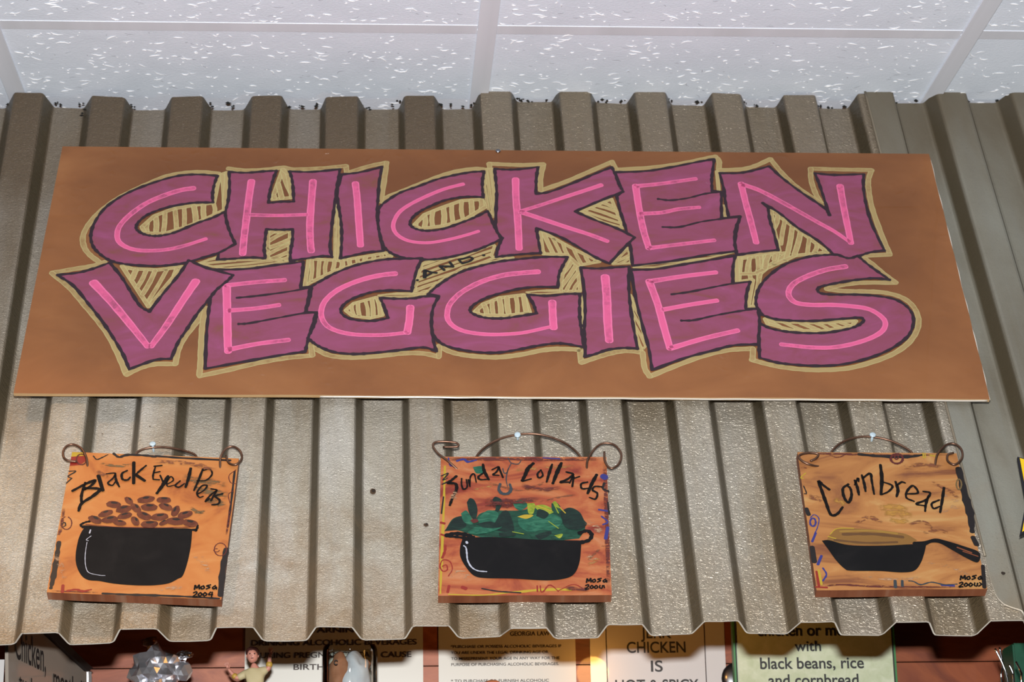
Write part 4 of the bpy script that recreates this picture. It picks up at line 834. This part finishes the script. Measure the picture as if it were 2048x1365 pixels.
for x,m in ((1468,'green_edge'),(1471.5,'printk'),(1788,'green_edge'),(1785,'printk')):
    p=at(x,1300,Y4); box('edging',(p[0],Y4+.004,p[2]-.02),.0024 if m=='green_edge' else .0011,.014,.2,M[m],n4)
for s_,x_,y_,w_ in (('chicken or meat',1612,1272,200),('with',1617,1303,54),('black beans, rice',1624,1338,212),('and cornbread',1628,1372,184)): text(s_,x_,y_,24 if s_!='with' else 22,Y4-.0007,M['printk'],n4,w_,.016)
# glass jar
def glassm():
    # thin clear glass: see-through with a fresnel mirror skin
    m=D.materials.new('clear_glass'); m.use_nodes=True; n=m.node_tree; n.nodes.clear()
    o=n.nodes.new('ShaderNodeOutputMaterial'); mx=n.nodes.new('ShaderNodeMixShader'); tr=n.nodes.new('ShaderNodeBsdfTransparent'); gl=n.nodes.new('ShaderNodeBsdfGlossy'); lw=n.nodes.new('ShaderNodeFresnel')
    tr.inputs[0].default_value=(.90,.92,.91,1); gl.inputs['Roughness'].default_value=.04; lw.inputs[0].default_value=1.2
    n.links.new(lw.outputs[0],mx.inputs[0]); n.links.new(tr.outputs[0],mx.inputs[1]); n.links.new(gl.outputs[0],mx.inputs[2]); n.links.new(mx.outputs[0],o.inputs[0]); return m
M['glass']=glassm(); M['cotton']=paint('white_contents',[(206,206,212),(236,236,240)],30,rough=.8); M['tan_contents']=paint('brown_contents',[(150,92,62),(186,128,94)],30,rough=.7)
JY=2.60; jt=at(700,1296,JY); jw=(at(755,1320,JY)[0]-at(645,1320,JY)[0])/2; jh=jt[2]-zsh
jar=thing('glass_jar','clear glass jar with white and brown contents in front of the warning notice','jar',(jt[0],JY,zsh))
b_=(jt[0],JY,zsh+.001)
lathe('glass_wall',[(0.001,0),(jw,.0),(jw,jh*.97),(jw*.97,jh),(jw-.0022,jh),(jw-.0024,jh*.95),(jw-.0024,.004),(.001,.004)],b_,M['glass'],jar,seg=40)
def lump(name,c,r,m,parent,seed,amp=.25,sub=3,sq=(1,1,1),smooth=True,freq=1.6):
    from mathutils import noise
    bm=bmesh.new(); bmesh.ops.create_icosphere(bm,subdivisions=sub,radius=1)
    vs=[]
    for v in bm.verts:
        d=v.co.normalized(); k=1+amp*noise.noise(d*freq+Vector((seed,seed*.7,1)))+amp*.4*noise.noise(d*freq*3+Vector((seed,2,1)))
        vs.append(np.asarray(c)+r*np.array([d.x*sq[0],d.y*sq[1],d.z*sq[2]])*k)
    fs=[[v.index for v in f.verts] for f in bm.faces]; bm.free()
    return link(name,vs,fs,m,parent,uvs=[(v[0],v[2]) for v in vs],smooth=smooth)
z1=at(700,1345,JY)[2]
lump('white_contents',(jt[0]+.007,JY,z1-.004),.022,M['cotton'],jar,3,.35,sq=(.8,.8,1.2)); lump('brown_contents',(jt[0]-.012,JY-.002,z1-.004),.0155,M['tan_contents'],jar,5,.25,sq=(.85,.9,1.6)); lump('brown_contents',(jt[0]+.004,JY+.008,z1+.010),.016,M['tan_contents'],jar,15,.2,sq=(1.2,.6,.6)); lump('white_contents',(jt[0],JY,z1-.055),.027,M['cotton'],jar,8,.2)
pm=at(672,1325,JY-jw); tube('printed_ring',[(pm[0]+.0022*math.cos(k),JY-jw*.93,pm[2]+.0026*math.sin(k)) for k in np.linspace(.5,5.6,9)],.0005,M['printk'],jar,seg=6)
# foil wrapped bundle
M['foil']=mat('crumpled_foil',lin((232,232,236),1),.26,.94); M['foil_d']=mat('amber_wrapper',(120,70,30),.3,.6)
FY=2.585; fc=at(312,1342,FY); fo=thing('foil_bundle','crumpled silver foil bundle with a twisted top below the left plaque','foil bundle',(fc[0],FY,zsh))
lump('foil_ball',(fc[0],FY,fc[2]),.027,M['foil'],fo,11,.42,sub=3,smooth=False,freq=2.6)
lump('foil_ball',(fc[0]+.002,FY,fc[2]-.05),.032,M['foil'],fo,14,.4,sub=4,smooth=False,freq=2.4,sq=(.9,.9,1.3))
lump('foil_ball',(at(364,1345,FY)[0],FY-.004,at(364,1345,FY)[2]),.012,M['foil'],fo,21,.35,sub=2,smooth=False,freq=1.9)
lump('foil_ear',(at(368,1312,FY)[0],FY-.002,at(368,1312,FY)[2]),.0075,M['foil'],fo,29,.5,sub=3,smooth=False,freq=2.8,sq=(1.2,.6,.7))
q=at(304,1312,FY); tube('twisted_top',[(q[0]+.002,FY,q[2]-.012),(q[0],FY,q[2]),(q[0]-.001,FY,q[2]+.008),(q[0]-.004,FY,q[2]+.020)],[.006,.0032,.005,.009],M['foil_d'],fo,seg=9)
# figurine with raised arms
M['skin']=mat('figurine_skin',(206,140,120),.45); M['shirt']=mat('figurine_shirt',(196,180,136),.6); M['must']=mat('figurine_sleeve',(190,150,60),.5); M['hair']=mat('figurine_hair',(66,26,18),.6); M['trous']=mat('figurine_trousers',(70,66,90),.6)
GY=2.60; s_=GY/FPX; hc=at(505,1312,GY); fg=thing('person_figurine','small figurine of a person in a tan shirt with both arms raised','figurine',(hc[0],GY,zsh))
def skin(name,nodes,edges,m,parent,sub=2):
    me=D.meshes.new(name); base=parent_origin(parent); me.from_pydata([tuple(np.array(n[:3])-base) for n in nodes],edges,[]); o=D.objects.new(name,me); COL.objects.link(o); o.parent=parent; me.materials.append(m)
    md=o.modifiers.new('skin','SKIN'); sv=me.skin_vertices[0].data if me.skin_vertices else None
    if sv is None: me.attributes; 
    for k,n in enumerate(nodes): me.skin_vertices[0].data[k].radius=(n[3],n[3]); me.skin_vertices[0].data[k].use_root=(k==0)
    md.use_smooth_shade=True; sd=o.modifiers.new('sub','SUBSURF'); sd.levels=sub; sd.render_levels=sub; return o
def gp(x,y,dy=0): p=at(x,y,GY); return (p[0],GY+dy,p[2])
zf=zsh+.002; x0_=hc[0]; pel=gp(512,1400); kz=(pel[2]+zf)/2
body=[pel+(.0085,),gp(511,1372)+(.0085,),gp(510,1350)+(.0088,),gp(508,1336)+(.004,),gp(507,1326)+(.003,),gp(524,1344)+(.0045,),gp(538,1338)+(.0036,),gp(539,1322)+(.0026,),gp(540,1308)+(.0019,),gp(492,1348)+(.0045,),gp(474,1358)+(.0036,),gp(464,1348)+(.0024,),gp(456,1338)+(.0018,),
 (x0_-.006,GY,pel[2]-.008,.0062),(x0_-.007,GY-.002,kz,.0048),(x0_-.007,GY,zf+.004,.0036),(x0_-.007,GY-.008,zf+.002,.003),(x0_+.010,GY,pel[2]-.008,.0062),(x0_+.011,GY-.002,kz,.0048),(x0_+.011,GY,zf+.004,.0036),(x0_+.011,GY-.008,zf+.002,.003)]
ed=[(0,1),(1,2),(2,3),(3,4),(2,5),(5,6),(6,7),(7,8),(2,9),(9,10),(10,11),(11,12),(0,13),(13,14),(14,15),(15,16),(0,17),(17,18),(18,19),(19,20)]
skin('body',body,ed,M['skin'],fg)
k=1.12; skin('shirt',[(pel[0],pel[1],pel[2]-.012,.0112),body[0][:3]+(.0110,),body[2][:3]+(.0104,),body[3][:3]+(.0046,),body[5][:3]+(.0055,),body[6][:3]+(.0046,),body[9][:3]+(.0055,),body[10][:3]+(.0044,)],[(0,1),(1,2),(2,3),(2,4),(4,5),(2,6),(6,7)],M['shirt'],fg)
skin('sleeve',[body[6][:3]+(.0052,),body[7][:3]+(.0044,)],[(0,1)],M['must'],fg); skin('sleeve',[body[10][:3]+(.0050,),body[11][:3]+(.0036,)],[(0,1)],M['must'],fg)
skin('trousers',[body[0][:3]+(.0102,),body[13][:3]+(.0076,),body[14][:3]+(.0062,),body[15][:3]+(.0050,),body[17][:3]+(.0076,),body[18][:3]+(.0062,),body[19][:3]+(.0050,)],[(0,1),(1,2),(2,3),(0,4),(4,5),(5,6)],M['trous'],fg)
hd_=lump('head',(hc[0],GY,hc[2]),.0078,M['skin'],fg,1,.04,sq=(.86,.95,1.15))
lump('nose',(hc[0]-.0005,GY-.0079,hc[2]-.001),.0014,M['skin'],hd_,2,.05,sub=2); 
for e in(-1,1): lump('eye',(hc[0]+e*.0027,GY-.0066,hc[2]+.0012),.0009,M['ink'],hd_,2,0,sub=2); lump('ear',(hc[0]+e*.0069,GY,hc[2]-.0005),.0017,M['skin'],hd_,2,.1,sub=2,sq=(.5,.8,1.2))
lump('mouth',(hc[0],GY-.0070,hc[2]-.0040),.0014,M['p_maroon'],hd_,2,0,sub=2,sq=(1.3,.4,.4))
lump('hair',(hc[0],GY+.0022,hc[2]+.0034),.0083,M['hair'],hd_,6,.14,sq=(1,.95,.92))
# hands: palm with five fingers each
for wx,up in ((body[8],(.1,0,1)),(body[12],(-.35,0,.9))):
    c=np.array(wx[:3]); up=np.array(up)/np.linalg.norm(up); sd_=np.cross(up,[0,1,0]); nodes=[tuple(c-up*.001)+(.0016,),tuple(c+up*.003)+(.0018,)]; eds=[(0,1)]
    for f,(o_,L_) in enumerate(((-.0020,.0030),(-.0007,.0036),(.0006,.0034),(.0018,.0027))):
        k0=len(nodes); nodes+= [tuple(c+up*.0045+sd_*o_)+(.0006,),tuple(c+up*(.0045+L_)+sd_*o_*1.25+np.array([0,-.0006,0]))+(.00045,)]; eds+=[(1,k0),(k0,k0+1)]
    k0=len(nodes); nodes+= [tuple(c+up*.0018-sd_*.0028)+(.0006,),tuple(c+up*.0040-sd_*.0040)+(.0005,)]; eds+=[(0,k0),(k0,k0+1)]
    skin('hand',nodes,eds,M['skin'],fg,sub=1)
# dark rounded pot lid beside the green card, small wooden knob
M['enamel']=mat('black_enamel',(22,20,22),.3,0,.5,.5)
bc=at(1474,1352,WY-.012); bl=thing('black_canister','round black canister half hidden by the green card','canister',(bc[0],bc[1],zsh))
rb=33/FPX*bc[1]; zb_=bc[2]-zsh-.002
lathe('body',[(.001,0),(rb*.9,0),(rb*.9,zb_*.55)],(bc[0],bc[1]-.002,zsh+.001),M['enamel'],bl)
lathe('domed_lid',[(rb*.92,0),(rb*.95,rb*.3),(rb*.8,rb*.68),(rb*.5,rb*.93),(.0008,rb*1.02)],(bc[0],bc[1]-.002,zsh+.001+zb_*.55),M['enamel'],bl) if False else lump('domed_lid',(bc[0],bc[1]-.004,bc[2]-.004),rb,M['enamel'],bl,2,.0,sq=(1,.28,1))
kc=at(985,1377,2.62); kb=thing('wooden_knob_jar','round brown wooden knob on a jar lid before the small print notice','jar',(kc[0],2.62,zsh))
kr=24/FPX*2.62
lathe('jar_body',[(.001,0),(.026,0),(.028,.01),(.028,(kc[2]-zsh)*.6),(.022,(kc[2]-zsh)*.72)],(kc[0],2.62,zsh+.001),M['enamel'],kb); lathe('jar_lid',[(.024,0),(.026,.004),(.012,.012),(.006,.02)],(kc[0],2.62,zsh+.001+(kc[2]-zsh)*.72),M['wood_pale'],kb)
lump('knob',(kc[0],2.62,kc[2]-.002),kr,M['wood_pale'],kb,4,.03,sq=(1,1,.82))
# wire whisk at the right
M['steel']=mat('polished_steel',(200,202,206),.12,1)
KY=2.50; wk=thing('wire_whisk','steel wire whisk standing upright at the right end','whisk',(at(2012,1330,KY)[0],KY,zsh))
top=np.array(at(1999,1292,KY)); 
for j,(x,dy) in enumerate(((1992,.0),(2004,.006),(2020,.0),(2031,-.006))):
    a_=np.array(at(x-2,(1298,1294,1330,1326)[j],KY))+[0,dy,0]; b2=np.array(at((2016,2010,2027,2037)[j],1365,KY))+[0,dy*2,0]; c2=np.array([at(2034,1420,KY)[0],KY,zsh+.045])
    tube('wire_loop',[a_,.5*a_+.5*b2+np.array([.002,0,0]),b2,c2],.0013,M['steel'],wk,seg=8)
lathe('handle',[(.001,0),(.009,.001),(.008,.046),(.003,.05)],(at(2034,1420,KY)[0],KY,zsh+.001),M['steel'],wk,seg=16)
gc=at(2040,1322,2.64); gb=box('green_box',(gc[0]+.026,2.66,(gc[2]+.02+zsh)/2+.001),.07,.05,gc[2]+.02-zsh,paint('dark_green_box',[(20,66,48),(30,88,62)],20,rough=.4),None,bev=.002); tag(gb,'dark green box on the shelf behind the wire whisk','box')
# angled menu board at the lower left, turned away from the camera
E1=np.array(at(176,1345,2.66)); dv=ray(1900,2030); dv[2]=0; dv/=np.linalg.norm(dv); nv=np.array([dv[1],-dv[0],0]); up=np.array([0,0,1.])
M['lam']=mat('glossy_grey_board',(160,148,134),.2,0,.5,.8)
def bw(x,y,off=0):
    d=ray(x,y); s_=np.linalg.solve(np.stack([d,dv,-up],1),E1-EYE); return E1-dv*s_[1]+up*s_[2]+nv*off
mb=thing('menu_board','glossy grey menu board turned away at the lower left, with a black slanting rail','menu board',bw(90,1380))
def prism(name,pts,o0,o1,m):
    n=len(pts); vs=[bw(x,y,o0) for x,y in pts]+[bw(x,y,o1) for x,y in pts]
    zb=zsh+.002
    for v in vs: v[2]=max(v[2],zb)
    fs=[tuple(range(n))[::-1],tuple(n+k for k in range(n))]+[(k,(k+1)%n,n+(k+1)%n,n+k) for k in range(n)]
    return link(name,vs,fs,m,mb)
prism('board',[(9,1225),(36,1230),(170,1342),(174,1345),(174,1640),(9,1640)],0,.004,M['lam'])
prism('top_rail',[(60,1240),(68,1240),(172,1338),(162,1344),(54,1246)],.0042,.009,M['printk'])
prism('white_edge',[(169,1344),(175,1345),(175,1640),(169,1640)],.0042,.0052,M['paper_w'])
def btext(s,x0,y0,x1,y1,hpx,name='printed_line',m='printk'):
    c=D.curves.new('t','FONT'); c.body=s; c.size=1; c.offset=.01; o=D.objects.new('t',c); COL.objects.link(o); bpy.context.view_layer.update()
    me=D.meshes.new_from_object(o.evaluated_get(bpy.context.evaluated_depsgraph_get())); D.objects.remove(o); D.curves.remove(c)
    cc=np.array([v.co[:] for v in me.vertices]); w_=cc[:,0].max(); vs=[bw(x0+(x1-x0)*x/w_,y0+(y1-y0)*x/w_-y*hpx,.0048) for x,y,_ in cc]
    link(name,vs,[tuple(p.vertices) for p in me.polygons],M[m],mb); D.meshes.remove(me)
btext('Chicken,',22,1316,84,1346,86); btext('meatballs',98,1376,168,1412,62); btext('turkey',30,1380,80,1404,50)
lc=at(2,1322,2.5); box('card_edge',(lc[0]-.018,2.5,(lc[2]+zsh)/2+.001),.044,.0015,lc[2]-zsh,M['paper_w'],None); tag(D.objects['card_edge'],'white card standing at the far left edge beside the menu board','card'); D.objects['card_edge'].name='small_card'
bpy.context.view_layer.update()
